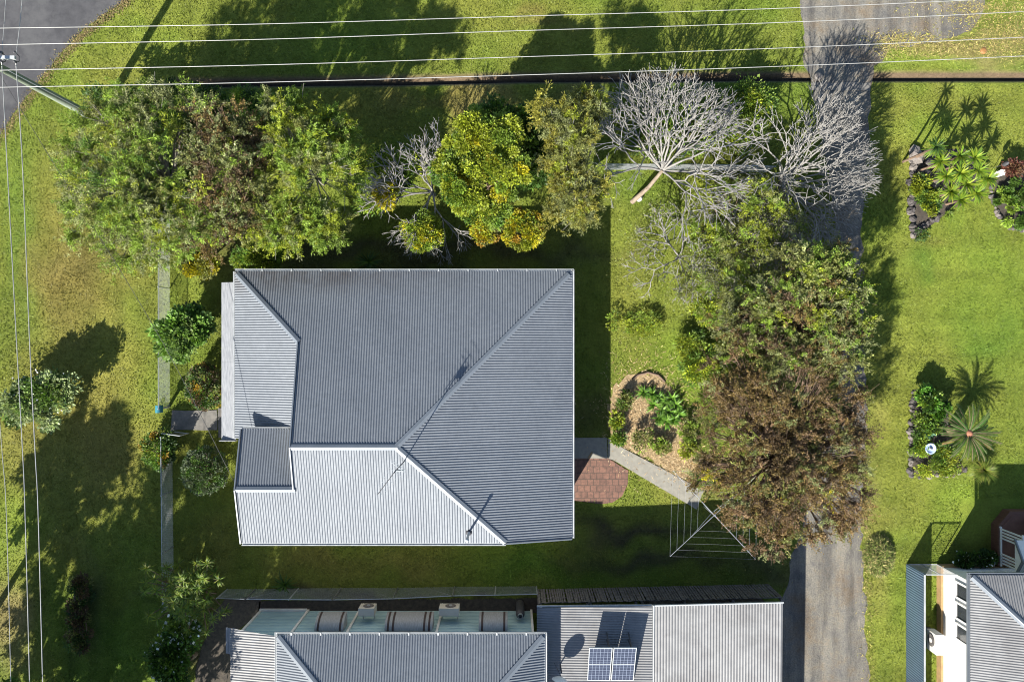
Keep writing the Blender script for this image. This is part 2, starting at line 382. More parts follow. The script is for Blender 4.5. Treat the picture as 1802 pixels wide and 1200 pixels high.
flat('soil', [(1600, 268), (1640, 262), (1700, 262), (1742, 300), (1730, 350), (1672, 366), (1640, 395), (1612, 418), (1604, 400)], .012, M['soil'], rag=.05)
flat('soil', [(1606, 685), (1640, 680), (1665, 720), (1680, 790), (1700, 832), (1650, 838), (1602, 832), (1602, 760)], .012, M['soil'], rag=.05)
flat('soil', [(1752, 320), (1770, 292), (1830, 285), (1860, 410), (1790, 406), (1762, 384), (1746, 350)], .012, M['soil'], rag=.05)
flat('soil', [(455, 1056), (945, 1052), (945, 1078), (455, 1078)], .010, M['soil'], rag=.05)

flat('soil', [(395, 1052), (458, 1052), (458, 1076), (415, 1112), (408, 1200), (340, 1205), (352, 1150), (372, 1090)], .010, M['soil'], rag=.08)
# ---------------------------------------------------------------- corrugated sheets
def corr(mb, poly, zf, axis, period, amp, per=6):
    """ribs run along `axis`; sheet z = zf(x, y) + wave"""
    ui = 1 if axis == 'x' else 0; vi = 1 - ui
    us = [p[ui] for p in poly]; u0, u1 = min(us), max(us)
    n = max(2, int((u1 - u0) / period * per)); U = np.unique(np.concatenate([np.linspace(u0 + 1e-5, u1 - 1e-5, n + 1), [u for u in us if u0 + 1e-3 < u < u1 - 1e-3]]))
    V = []; F = []
    for u in U:
        hit = []
        for i in range(len(poly)):
            a, b = poly[i], poly[(i + 1) % len(poly)]
            if (a[ui] - u) * (b[ui] - u) < 0:
                t = (u - a[ui]) / (b[ui] - a[ui]); hit.append(a[vi] + t * (b[vi] - a[vi]))
            elif abs(a[ui] - u) < 1e-9: hit.append(a[vi])
        for v in (min(hit), max(hit)):
            x, y = (v, u) if axis == 'x' else (u, v)
            V.append((x, y, zf(x, y) + amp * math.cos(2 * math.pi * u / period)))
    for i in range(len(U) - 1): F.append((2*i, 2*i+1, 2*i+3, 2*i+2) if axis == 'x' else (2*i, 2*i+2, 2*i+3, 2*i+1))
    mb.add(V, F)
def cap(mb, p, q, zl, zr, w=.2, lift=.045):
    """folded capping along p-q over two roof planes"""
    p, q = Vector(p), Vector(q); d = (q - p); d.z = 0; d.normalize(); s_ = Vector((-d.y, d.x, 0)) * w
    def on(zf, a): return Vector((a.x, a.y, zf(a.x, a.y) + lift))
    a0, a1 = on(zl, p + s_), on(zl, q + s_); c0, c1 = on(zr, p - s_), on(zr, q - s_)
    m0 = p + Vector((0, 0, lift + .03)); m1 = q + Vector((0, 0, lift + .03))
    dn = Vector((0, 0, .03))
    mb.add([a0, a1, m0, m1, c0, c1, a0 - dn, a1 - dn, c0 - dn, c1 - dn], [(0, 1, 3, 2), (2, 3, 5, 4), (0, 6, 7, 1), (4, 5, 9, 8)])
def gutter(mb, p, q, out, w=.11):
    """half-open channel outside the eave p-q; out = horizontal outward unit"""
    p, q, o_ = Vector(p), Vector(q), Vector(out)
    prof = [(0, -.02), (0, -.11), (w, -.11), (w, .0), (w - .025, .0), (w - .025, -.09), (.02, -.09), (.02, -.02)]
    V = [p + o_ * a + Vector((0, 0, b)) for a, b in prof] + [q + o_ * a + Vector((0, 0, b)) for a, b in prof]; n = len(prof)
    mb.add(V, [(i, (i + 1) % n, n + (i + 1) % n, n + i) for i in range(n)] + [tuple(range(n)), tuple(range(2 * n - 1, n - 1, -1))])
PER = .112; AMP = .0165

# ---------------------------------------------------------------- main house
def main_house():
    xW, xE, xG = -12.26, 2.64, -9.2; yN, yS, yR = 3.07, -8.72, -4.41; zR, zL = 5.0, 2.9
    xw, ywr, ywn, zw, zS = -11.68, -6.27, -3.80, 4.45, 3.72
    zn = lambda x, y: zL + (yN - y) * (zR - zL) / (yN - yR)
    xr = -4.82
    ze = lambda x, y: zL + (xE - x) * (zR - zL) / (xE - xr)
    zs = lambda x, y: zS + (y - yS) * (zR - zS) / (yR - yS)
    zwst = lambda x, y: zL + (x - xW) * .2876
    zwn = lambda x, y: zw - (y - ywr) * (zw - zS) / (ywn - ywr)
    xh = -.27
    h = thing('house', 'large grey corrugated iron hip roofed house in the middle of the yard', 'house', (-4.8, -2.8, 0))
    mb = MB(); corr(mb, [(xW, yN), (xE, yN), (xr, yR), (xG, yR), (xG, -.05)], zn, 'y', PER, AMP)
    corr(mb, [(xE, yN), (xE, yS), (xh, yS), (xr, yR)], ze, 'x', PER, AMP)
    corr(mb, [(xG, yR), (xr, yR), (xh, yS), (xG, yS)], zs, 'y', PER, AMP)
    corr(mb, [(xw, yS), (xG, yS), (xG, ywr), (xw, ywr)], zs, 'y', PER, AMP)
    corr(mb, [(xW, yN), (xG, -.05), (xG, -4.3), (xW, -4.3)], zwst, 'x', PER, AMP)
    corr(mb, [(xw, ywr), (xG, ywr), (xG, ywn), (xw, ywn)], zwn, 'y', PER, AMP)
    roof = mb.build('roof', M['zinc'], h, smooth=True)
    c = MB()
    cap(c, (xr, yR, zR), (xE - .12, yN - .12, zn(0, yN - .12)), zn, ze, .125); cap(c, (xr, yR, zR), (xh - .02, yS + .02, zs(0, yS)), ze, zs, .125)
    cap(c, (xG, yR, zR), (xr + .08, yR, zR), zn, zs, .125); cap(c, (xW + .1, yN - .1, zn(0, yN - .1)), (xG, -.05, zn(0, -.05)), zn, zwst, .125)
    cap(c, (xw, ywr, zw), (xG + .05, ywr, zw), zwn, zs, .12)
    c.each('ridge_cap', M['cap'], roof)
    g = MB(); gutter(g, (xW, yN, zL), (xE + .1, yN, zL), (0, 1, 0)); gutter(g, (xE, yS, zL), (xE, yN + .1, zL), (1, 0, 0))
    gutter(g, (xw, yS, zS), (xh, yS, zS), (0, -1, 0)); gutter(g, (xw, ywn, zS), (xG - .05, ywn, zS), (0, 1, 0), .08)
    gutter(g, (xW, -4.3, zL), (xW, yN, zL), (-1, 0, 0), .07)
    g.each('gutter', M['gutter'], h); g = MB()
    for k in range(11):
        x = xW + 1.2 + k * 1.3; g.box((x, yN + .0, zL + .005), (x + .04, yN + .115, zL + .03))
    g.each('gutter_clip', M['gutter'], h)
    b = MB()                                      # barge boards and gable ends
    b.beam((xG - .03, -.05, zn(0, -.05) + .02), (xG - .03, yR, zR + .03), .05, .12); b.beam((xG - .03, yR, zR + .03), (xG - .03, ywr, zw + .03), .05, .12)
    b.beam((xw - .03, yS, zS), (xw - .03, ywr, zw + .02), .05, .14); b.beam((xw - .03, ywr, zw + .02), (xw - .03, ywn, zS), .05, .14)
    b.beam((xh, yS - .03, zS - .02), (xE, yS - .03, zL - .02), .05, .14)
    b.each('bargeboard', M['cap'], h)
    w = MB()
    w.prism([(xW + .5, yN - .5), (xW + .5, -4.25), (xw + .4, -4.25), (xw + .4, yS + .45), (xE - .5, yS + .45), (xE - .5, yN - .5)], 0.0, 2.78)
    w.add([(xG, -.05, 2.8), (xG, ywr, 2.8), (xG, ywr, zw - .03), (xG, yR, zR - .04), (xG, -.05, zn(0, -.05) - .03)], [(0, 1, 2, 3, 4)])
    w.add([(xw + .4, yS + .45, 2.75), (xw + .4, -4.25, 2.75), (xw + .4, -4.25, zwn(0, -4.25) - .03), (xw + .4, ywr, zw - .04), (xw + .4, yS + .45, zs(0, yS + .45) - .03)], [(0, 1, 2, 3, 4)])
    w.add([(xw + .4, -4.25, 2.75), (xG, -4.25, 2.75), (xG, -4.25, 3.8), (xw + .4, -4.25, 3.8)], [(0, 1, 2, 3)])
    w.add([(xw + .4, yS + .45, 2.75), (xE - .5, yS + .45, 2.75), (xE - .5, yS + .45, 2.95), (xh, yS + .45, 3.68), (xw + .4, yS + .45, 3.8)], [(0, 1, 2, 3, 4)])
    w.build('wall', M['cream'], h)
    a = MB()                                      # flat painted hood along the west side
    for i in range(2):
        y0, y1 = ((2.62, -.95), (-.955, -4.42))[i]
        a.add([(-13.02, y0, 2.42), (-12.33, y0, 2.58), (-12.33, y1, 2.58), (-13.02, y1, 2.42), (-13.02, y0, 2.38), (-12.33, y0, 2.54), (-12.33, y1, 2.54), (-13.02, y1, 2.38)],
              [(0, 3, 2, 1), (4, 5, 6, 7), (0, 1, 5, 4), (1, 2, 6, 5), (2, 3, 7, 6), (3, 0, 4, 7)])
    a.box((-13.06, -4.47, 2.36), (-12.33, -4.43, 2.62))
    ap = MB()
    for y in (2.5, .2, -2.1, -4.3): ap.box((-12.98, y - .04, 0), (-12.9, y + .04, 2.375))
    ap.each('awning_post', M['old_white'], h)
    tag(a.build('awning', M['old_white'], h), 'flaking white painted verandah awning')
    vx, vy = P(825, 937, 3.95)[:2]
    v = MB(); v.tube([(vx, vy, 3.7), (vx, vy, 5.2)], .05, 10); v.lathe((vx, vy, 5.2), [(.05, 0), (.075, .02), (.075, .1), (.03, .13)], 10)
    vp = v.build('vent_pipe', M['gutter'], h, smooth=True)
    MB().lathe((vx, vy, zs(vx, vy) - .03), [(.15, 0), (.13, .05), (.06, .12)], 12).build('flashing', M['dark'], vp)
    # television aerial clamped to the south hip
    ax, ay, az = P(711, 812, 4.85)
    an = thing('tv_antenna', 'thin television antenna on a mast beside the ridge of the big grey roof', 'antenna', (ax, ay, az))
    MB().tube([(ax, ay, az - .12), (ax, ay, az + 2.9)], .022, 6).build('mast', M['dark'], an)
    d = Vector((-.6, -.8, 0)); s_ = Vector((.8, -.6, 0)); top = Vector((ax, ay, az + 2.8))
    bm = MB(); bm.tube([top - d * .3, top + d * 1.05], .016, 5); bm.build('boom', M['dark'], an)
    e = MB()
    for k, L in enumerate((.34, .30, .27, .25, .23, .21, .20)): e.tube([top + d * (-.25 + k * .2) - s_ * L, top + d * (-.25 + k * .2) + s_ * L], .006, 4)
    for zz in (-.2, .2): e.tube([top - d * .3 + Vector((0, 0, zz)) - s_ * .3, top - d * .3 + Vector((0, 0, zz)) + s_ * .3], .008, 4)
    e.each('element', M['steel'], an)
    for zz in (0,):
        MB().box((ax + .02, ay + .02, az + 2.35), (ax + .3, ay + .05, az + 2.65)).build('folded_dipole', M['gutter'], an)
main_house()

# ---------------------------------------------------------------- south house
def windows(parent, x0, x1, y, z0, z1):
    f = MB(); t = .07
    f.box((x0, y, z0), (x1, y + .05, z0 + t)); f.box((x0, y, z1 - t), (x1, y + .05, z1)); f.box((x0, y, z0 + t), (x0 + t, y + .05, z1 - t)); f.box((x1 - t, y, z0 + t), (x1, y + .05, z1 - t))
    w = f.build('window', M['white'], parent); MB().box((x0 + t, y - .02, z0 + t), (x1 - t, y + .02, z1 - t)).build('pane', M['glass'], w)
def south_house():
    xW, xE, yN, z0, sl = -10.02, 1.38, -12.51, 4.2, .33; yS = -24.0; xm = (xW + xE) / 2; dd = xm - xW; zr = z0 + dd * sl
    h = thing('house', 'pale teal weatherboard house along the bottom edge with striped window hoods', 'house', (-4.5, -18, 0))
    zn = lambda x, y: z0 + (yN - y) * sl; zw = lambda x, y: z0 + (x - xW) * sl; ze = lambda x, y: z0 + (xE - x) * sl; zs = lambda x, y: z0 + (y - yS) * sl
    mb = MB(); corr(mb, [(xW, yN), (xE, yN), (xm, yN - dd)], zn, 'y', PER, AMP); corr(mb, [(xW, yN), (xm, yN - dd), (xm, yS + dd), (xW, yS)], zw, 'x', PER, AMP)
    corr(mb, [(xE, yN), (xE, yS), (xm, yS + dd), (xm, yN - dd)], ze, 'x', PER, AMP); corr(mb, [(xW, yS), (xm, yS + dd), (xE, yS)], zs, 'y', PER, AMP)
    zv = lambda x, y: 3.62 + (x + 12.2) * .2
    roof = mb.build('roof', M['zinc'], h, smooth=True)
    mb = MB(); corr(mb, [(-12.2, -12.42), (-10.04, -12.62), (-10.04, yS), (-12.2, yS)], zv, 'x', PER, AMP); mb.build('verandah_roof', M['zinc_warm'], h, smooth=True)
    c = MB(); cap(c, (xW + .05, yN - .05, z0), (xm, yN - dd, zr), zn, zw, .125); cap(c, (xm, yN - dd, zr), (xE - .05, yN - .05, z0), zn, ze, .125); cap(c, (xm, yN - dd, zr), (xm, yS + dd, zr), ze, zw, .125)
    c.each('ridge_cap', M['cap'], roof)
    g = MB(); gutter(g, (xW - .1, yN, z0), (xE + .1, yN, z0), (0, 1, 0)); gutter(g, (xE, yS, z0), (xE, yN + .1, z0), (1, 0, 0)); gutter(g, (xW, yS, z0), (xW, yN + .1, z0), (-1, 0, 0), .08)
    g.each('gutter', M['gutter'], h); g = MB()
    for k in range(9): g.box((xW + .6 + k * 1.25, yN, z0 + .005), (xW + .65 + k * 1.25, yN + .115, z0 + .03))
    g.each('gutter_clip', M['gutter'], h)
    yw = -12.9
    w = MB(); w.prism([(-12.0, yw), (-12.0, yS + .4), (xE - .45, yS + .4), (xE - .45, yw)], 0, 3.5); w.prism([(-9.9, yw - .005), (-9.9, yS + .45), (xE - .46, yS + .45), (xE - .46, yw - .005)], 3.5, 4.15)
    for k in range(20):                        # weatherboard laps
        z = .2 + k * .19; w.box((-9.5 if z > 3.4 else -11.98, yw, z), (xE - .47, yw + .018, z + .03))
    w.build('wall', M['teal'], h)
    t = MB()
    for x in (-12.0, -9.75, -7.3, -3.35, xE - .47): t.box((x - .04, yw + .02, 0), (x + .06, yw + .075, 3.5))
    t.box((-12.05, yw + .02, .02), (-9.8, yw + .12, .16))
    t.each('corner_board', M['white'], h)
    for x0, x1 in ((-8.74, -7.47), (-5.64, -3.53), (-1.47, -.2)):
        windows(h, x0 + .12, x1 - .12, yw + .02, 1.5, 2.75)
        a = MB(); st = MB(); n = 10; pr = []
        for i in range(n + 1):
            t_ = i / n * math.pi / 2; pr.append((yw + .08 + .56 * math.cos(t_), 1.98 + .92 * math.sin(t_)))
        def strip(mbx, xa, xb, lift):
            V = [(xx, y + lift * .5, z + lift) for (y, z) in pr for xx in (xa, xb)]; mbx.add(V, [(2*i, 2*i+1, 2*i+3, 2*i+2) for i in range(n)])
        strip(a, x0, x1, 0)
        for xx in (x0, x1): a.add([(xx, yw + .08, 1.98)] + [(xx, y, z) for y, z in pr], [tuple(range(n + 2))])
        ed = .1; ws = .09
        xs = [x0 + ed, x1 - ed - ws]
        if x1 - x0 > 1.6: xs += [x0 + ed + .22, x1 - ed - ws - .22]
        for xa in xs: strip(st, xa, xa + ws, .012)
        k = (x1 - x0) > 1.6
        ho = a.build('window_hood', M['awning'], h, smooth=True); st.each('stripe', M['brownstripe'], ho, smooth=True)
    s_ = MB()                                  # slatted hoods on the west wall
    for j, x0 in enumerate((-12.75, -12.42)):
        for i in range(3): s_.box((x0 + i * .09, -13.9 + .15 * j, 2.6 + .1 * j + i * .05), (x0 + .08 + i * .09, -12.75, 2.63 + .1 * j + i * .05))
    s_.each('slat', M['old_white'], h)
    # air conditioners on brackets
    for i, (x0, x1, lb) in enumerate(((-6.99, -6.27, 'cream air conditioner box on teal wall nearest the narrow left striped hood'), (-3.33, -2.42, 'wider cream air conditioner box on teal wall just right of the wide striped hood'))):
        ac = thing('air_conditioner', lb, 'air conditioner', ((x0 + x1) / 2, -12.5, 1.2), 'air conditioners on the teal wall')
        MB().box((x0, -12.5, 1.2), (x1, -12.15, 1.9)).build('casing', M['cream'], ac)
        xc = x0 + (x1 - x0) * .56
        V = MB(); V.tube([(xc, -12.152, 1.55), (xc, -12.12, 1.55)], .24, 24); fg = V.build('fan_grille', M['paling'], ac)
        MB().tube([(xc, -12.12, 1.55), (xc, -12.1, 1.55)], .08, 14).build('fan_hub', M['gutter'], fg)
        br = MB(); br.box((x0 + .08, -12.88, 1.14), (x0 + .12, -12.16, 1.195)); br.box((x1 - .12, -12.88, 1.14), (x1 - .08, -12.16, 1.195)); br.each('bracket', M['steel'], ac)
    # gas cylinder
    cx, cy = G(915, 1064); cy = -12.55
    gc = thing('gas_cylinder', 'dark grey upright gas cylinder with open collar against the teal wall', 'gas cylinder', (cx, cy, 0))
    MB().lathe((cx, cy, 0), [(.17, 0), (.2, .05), (.2, 1.5), (.16, 1.66), (.06, 1.7)], 18).build('tank', M['dark'], gc, smooth=True)
    MB().lathe((cx, cy, 1.66), [(.12, 0), (.12, .16), (.1, .16), (.1, .01)], 16).build('collar', M['steel'], gc)
    # carport and shed
    y0 = -11.67
    cpt = thing('carport', 'low bright corrugated carport roof carrying solar panels and satellite dish', 'carport', (3.6, -14, 0))
    zc = lambda x, y: 3.22 + (x - 1.1) * .03
    mb = MB(); corr(mb, [(1.09, y0), (6.12, y0 + .1), (6.12, -24), (1.09, -24)], zc, 'x', PER, AMP); mb.build('roof', M['zinc_warm'], cpt, smooth=True)
    p = MB()
    for x in (1.3, 3.6, 6.0):
        for y in (-12.05, -23.5): p.box((x - .05, y - .05, 0), (x + .05, y + .05, 3.18))
    p.each('post', M['steel'], cpt); MB().beam((1.09, y0 + .02, 3.1), (6.12, y0 + .12, 3.25), .06, .1).build('fascia', M['gutter'], cpt)
    sh = thing('shed', 'white corrugated shed roof with ribs running down beside the driveway', 'shed', (9, -14, 0))
    zd = lambda x, y: 3.4 + (y + 11.5) * .02
    mb = MB(); corr(mb, [(6.2, -11.56), (11.8, -11.42), (11.8, -26), (6.2, -26)], zd, 'y', PER * 1.15, AMP * 1.1); mb.build('roof', M['zinc_warm'], sh, smooth=True)
    MB().prism([(6.3, -12.0), (11.55, -11.9), (11.55, -25.8), (6.3, -25.8)], 0, 3.15).build('wall', M['paling'], sh)
    f = MB(); f.beam((6.2, -11.53, 3.36), (11.84, -11.39, 3.36), .05, .12); f.beam((6.165, -11.5, 3.40), (6.165, -26, 2.9), .06, .14); f.each('fascia', M['gutter'], sh)
    # solar panels on a tilted stand
    for i, (pxa, pxb, lb) in enumerate(((1034, 1074.5, 'left blue solar panel of the pair tilted on carport roof, nearer the dish'), (1076, 1116, 'right blue solar panel of the pair tilted on carport roof, nearer the shed'))):
        lo = P((pxa + pxb) / 2 - 1, 1196, 3.45); hi = P((pxa + pxb) / 2 + 1, 1139, 4.35)
        wd = (pxb - pxa) * S * .895
        o = thing('solar_panel', lb, 'solar panel', (lo[0], lo[1], lo[2]), 'solar panels on the carport')
        L = math.hypot(hi[1] - lo[1], hi[2] - lo[2]); tilt = math.atan2(hi[2] - lo[2], hi[1] - lo[1])
        def pl(mb_, a, b, t0, t1, m_, nm, par=o):
            q = MB().box((a[0], a[1], t0), (b[0], b[1], t1)).build(nm, m_); q.parent = par; q.rotation_euler = (tilt, 0, 0); return q
        pl(None, (-wd / 2 + .03, .03), (wd / 2 - .03, L - .03), -.02, .012, M['solar'], 'panel')
        fr = MB()
        fr.box((-wd / 2, 0, -.03), (-wd / 2 + .028, L, .02)); fr.box((wd / 2 - .028, 0, -.03), (wd / 2, L, .02)); fr.box((-wd / 2 + .03, 0, -.03), (wd / 2 - .03, .028, .02)); fr.box((-wd / 2 + .03, L - .028, -.03), (wd / 2 - .03, L, .02)); fr.box((-wd / 2 + .03, L * .5 - .01, .013), (wd / 2 - .03, L * .5 + .012, .018))
        q = fr.build('frame', M['gutter']); q.parent = o; q.rotation_euler = (tilt, 0, 0)
        lg = MB()
        for xx in (wd / 2 - .12,) if i == 0 else (wd / 2 - .2,):
            lg.beam((lo[0] + xx, hi[1] - .06, 3.3), (lo[0] + xx, hi[1] - .06, hi[2] - .08), .05, .05); lg.beam((lo[0] + xx, hi[1] + .25, 3.3), (lo[0] + xx, hi[1] - .03, hi[2] - .07), .05, .05)
        lg.beam((lo[0] - wd / 2 + .1, lo[1] + .05, 3.28), (lo[0] - wd / 2 + .1, lo[1] + .05, lo[2]), .05, .05)
        lg.each('support_leg', M['dark'], o)
    # satellite dish
    bx, by, bz = P(986, 1168, 3.28)
    ds = thing('satellite_dish', 'white satellite dish seen edge on above the carport roof', 'satellite dish', (bx, by, bz))
    MB().tube([(bx, by, bz), (bx, by, bz + .9)], .03, 8).build('mast', M['dark'], ds)
    V = MB(); n = 20; fc = Vector((bx - .02, by - .16, bz + .95)); nrm = Vector((-.25, -.96, .12)).normalized(); sv = nrm.cross(Vector((0, 0, 1))).normalized(); uv = sv.cross(nrm)
    Vs = []; Fs = []; R0 = .40
    for ring in range(5):
        r = R0 * ring / 4
        for k in range(n): Vs.append(fc + (sv * math.cos(2*math.pi*k/n) * r * .92 + uv * math.sin(2*math.pi*k/n) * r * 1.1) + nrm * (.16 * (r / R0) ** 2))
    for ring in range(4):
        for k in range(n): Fs.append((ring*n+k, ring*n+(k+1) % n, (ring+1)*n+(k+1) % n, (ring+1)*n+k))
    V.add(Vs, Fs); V.build('reflector', M['white'], ds, smooth=True)
    A = MB(); A.tube([fc - uv * .42, fc + nrm * .55], .012, 6); A.tube([fc + nrm * .5, fc + nrm * .62], .035, 8); A.tube([fc - uv * .2, fc - Vector((.25, -.25, .85))], .012, 5); A.build('feed_arm', M['dark'], ds)
south_house()

# ---------------------------------------------------------------- east house
def east_house():
    xW, yN, z0, sl = 19.83, -10.13, 3.65, .36; xE, yS = 31.0, -24.0; xm = (xW + xE) / 2; dd = xm - xW; zr = z0 + dd * sl
    h = thing('house', 'white walled house in the lower right corner with grey corrugated roof', 'house', (25, -16, 0))
    zn = lambda x, y: z0 + (yN - y) * sl; zw = lambda x, y: z0 + (x - xW) * sl; ze = lambda x, y: z0 + (xE - x) * sl; zs = lambda x, y: z0 + (y - yS) * sl
    mb = MB(); corr(mb, [(xW, yN), (xE, yN), (xm, yN - dd)], zn, 'y', PER, AMP); corr(mb, [(xW, yN), (xm, yN - dd), (xm, yS + dd), (xW, yS)], zw, 'x', PER, AMP)
    corr(mb, [(xE, yN), (xE, yS), (xm, yS + dd), (xm, yN - dd)], ze, 'x', PER, AMP); corr(mb, [(xW, yS), (xm, yS + dd), (xE, yS)], zs, 'y', PER, AMP)
    roof = mb.build('roof', M['zinc_warm'], h, smooth=True)
    c = MB(); cap(c, (xW + .05, yN - .05, z0), (xm, yN - dd, zr), zn, zw, .125); cap(c, (xm, yN - dd, zr), (xE, yN, z0), zn, ze, .125); cap(c, (xm, yN - dd, zr), (xm, yS + dd, zr), ze, zw, .125)
    c.each('ridge_cap', M['cap'], roof)
    g = MB(); gutter(g, (xW - .1, yN, z0), (xE, yN, z0), (0, 1, 0)); gutter(g, (xW, yS, z0), (xW, yN + .1, z0), (-1, 0, 0)); g.each('gutter', M['cap'], h)
    wx, wy = 20.42, -10.72
    w = MB(); w.prism([(wx, wy), (xE - .4, wy), (xE - .4, yS + .4), (wx, yS + .4)], .42, 3.57); w.build('wall', M['white'], h)
    f = MB(); f.prism([(wx - .1, wy + .06), (xE - .4, wy + .06), (xE - .4, yS + .4), (wx - .1, yS + .4)], 0, .419); f.build('timber_base', M['board'], h)
    for y0, y1 in ((-11.78, -10.98), (-12.74, -11.92), (-13.68, -12.88)):
        fr = MB(); t = .09; z0w, z1w = 1.5, 2.72
        fr.box((wx - .06, y0, z0w), (wx, y1, z0w + t)); fr.box((wx - .06, y0, z1w - t), (wx, y1, z1w)); fr.box((wx - .06, y0, z0w + t), (wx, y0 + t, z1w - t)); fr.box((wx - .06, y1 - t, z0w + t), (wx, y1, z1w - t))
        wi = fr.build('window', M['white'], h); MB().box((wx - .02, y0 + t, z0w + t), (wx + .02, y1 - t, z1w - t)).build('pane', M['glass'], wi)
    MB().box((wx - .07, -16.6, 2.68), (wx, -14.3, 2.74)).build('window_head', M['cap'], h)
    # low brown deck with white slatted screen and small gabled porch roof
    d = MB(); d.prism([(23.5, -8.03), (28, -8.03), (28, -10.6), (22.93, -10.6), (22.93, -8.72)], 0, .55); dk = d.build('deck', M['deck'], h)
    d = MB(); d.prism([(23.62, -8.2), (28, -8.2), (28, -10.59), (23.08, -10.59), (23.08, -8.78)], .5505, .57); d.build('deck_floor', M['deck_floor'], dk)
    r = MB(); r.box((22.98, -10.58, .60), (23.05, -8.74, .67)); r.box((22.98, -10.58, 2.2), (23.05, -8.74, 2.28)); r.box((22.98, -8.80, .571), (23.06, -8.73, .60)); r.each('screen_rail', M['white'], h)
    r = MB()
    for y in (-8.82, -8.96, -9.10, -9.24, -9.98, -10.12, -10.26, -10.40): r.box((22.99, y - .05, .672), (23.04, y + .015, 2.198))
    r.each('screen_slat', M['white'], h)
    pr = MB(); x0, x1 = 22.62, 28.0
    pr.add([(x0, -8.95, 2.32), (x1, -8.95, 2.32), (x1, -9.75, 2.85), (x0, -9.75, 2.85), (x0, -10.55, 2.32), (x1, -10.55, 2.32), (x0, -8.95, 2.29), (x1, -8.95, 2.29), (x0, -10.55, 2.29), (x1, -10.55, 2.29)], [(0, 3, 2, 1), (3, 4, 5, 2), (0, 1, 7, 6), (4, 8, 9, 5), (0, 6, 8, 4, 3)])
    po = pr.build('porch_roof', M['white'], h)
    b = MB(); b.beam((x0 - .03, -8.9, 2.33), (x0 - .03, -9.75, 2.9), .06, .12); b.beam((x0 - .03, -9.75, 2.9), (x0 - .03, -10.6, 2.33), .06, .12); b.each('bargeboard', M['cap'], po)
    tag(MB().box((24.2, -8.9, .571), (24.8, -8.3, 1.05)).box((24.25, -8.85, 1.05), (24.75, -8.35, 1.09)).build('porch_table', M['old_white'], loc=(24.5, -8.6, 0)), 'pale porch table on the brown deck at the right edge', 'table')
    # free standing air conditioner by the west wall
    ac = thing('air_conditioner', 'white air conditioner box standing against the white house wall', 'air conditioner', (19.85, -14.1, 0))
    MB().box((19.66, -14.55, .35), (20.02, -13.62, 1.2)).build('casing', M['white'], ac)
    V = MB(); V.tube([(19.664, -14.0, .78), (19.63, -14.0, .78)], .29, 24); fg = V.build('fan_grille', M['paling'], ac)
    MB().tube([(19.63, -14.0, .78), (19.61, -14.0, .78)], .11, 14).build('fan_hub', M['white'], fg)
    b = MB(); b.box((19.7, -14.5, 0), (19.98, -14.42, .345)); b.box((19.7, -13.75, 0), (19.98, -13.67, .345)); b.each('foot', M['old_concrete'], ac)
    # blue corrugated steel fence
    fx, fy = G(1594, 992)[0], G(0, 992)[1]
    fe = thing('steel_fence', 'blue grey corrugated steel fence beside the white house', 'fence', (fx, -16, 0))
    V = []; F = []; n = 0; y = fy; per = .115
    ys = np.arange(fy, -22, -per / 6)
    for yy in ys: x = fx + .016 * math.cos(2 * math.pi * yy / per); V += [(x, yy, .03), (x, yy, 1.72)]
    F = [(2*i, 2*i+2, 2*i+3, 2*i+1) for i in range(len(ys) - 1)]
    MB().add(V, F).build('sheet', M['blue_steel'], fe, smooth=True)
    q = MB(); q.box((fx - .03, fy, 1.72), (fx + .03, -22, 1.77)); q.build('top_rail', M['gutter'], fe)
    q = MB()
    for k in range(5): q.box((fx + .02, fy - k * 2.4 - .06, 0), (fx + .07, fy - k * 2.4, 1.715))
    q.each('post', M['blue_steel'], fe)
    # see-through side gate between fence end and house
    gt = thing('side_gate', 'see-through mesh gate joining the blue steel fence to the white house', 'gate', (fx + .5, fy, 0))
    q = MB(); x1 = wx - .12
    for x in (fx + .09, (fx + x1) / 2, x1): q.box((x - .02, fy - .02, .05), (x + .02, fy + .02, 1.72))
    for z in (.05, 1.72): q.box((fx + .09, fy - .021, z), (x1, fy + .021, z + .04))
    q.build('frame', M['gutter'], gt)
    q = MB()
    for k in range(24): x = fx + .12 + (x1 - fx - .2) * k / 23; q.beam((x, fy, .09), (x, fy, 1.72), .006, .006)
    for k in range(20): q.beam((fx + .1, fy + .004, .12 + k * .082), (x1, fy + .004, .12 + k * .082), .006, .006)
    q.build('mesh', M['steel'], gt)
east_house()

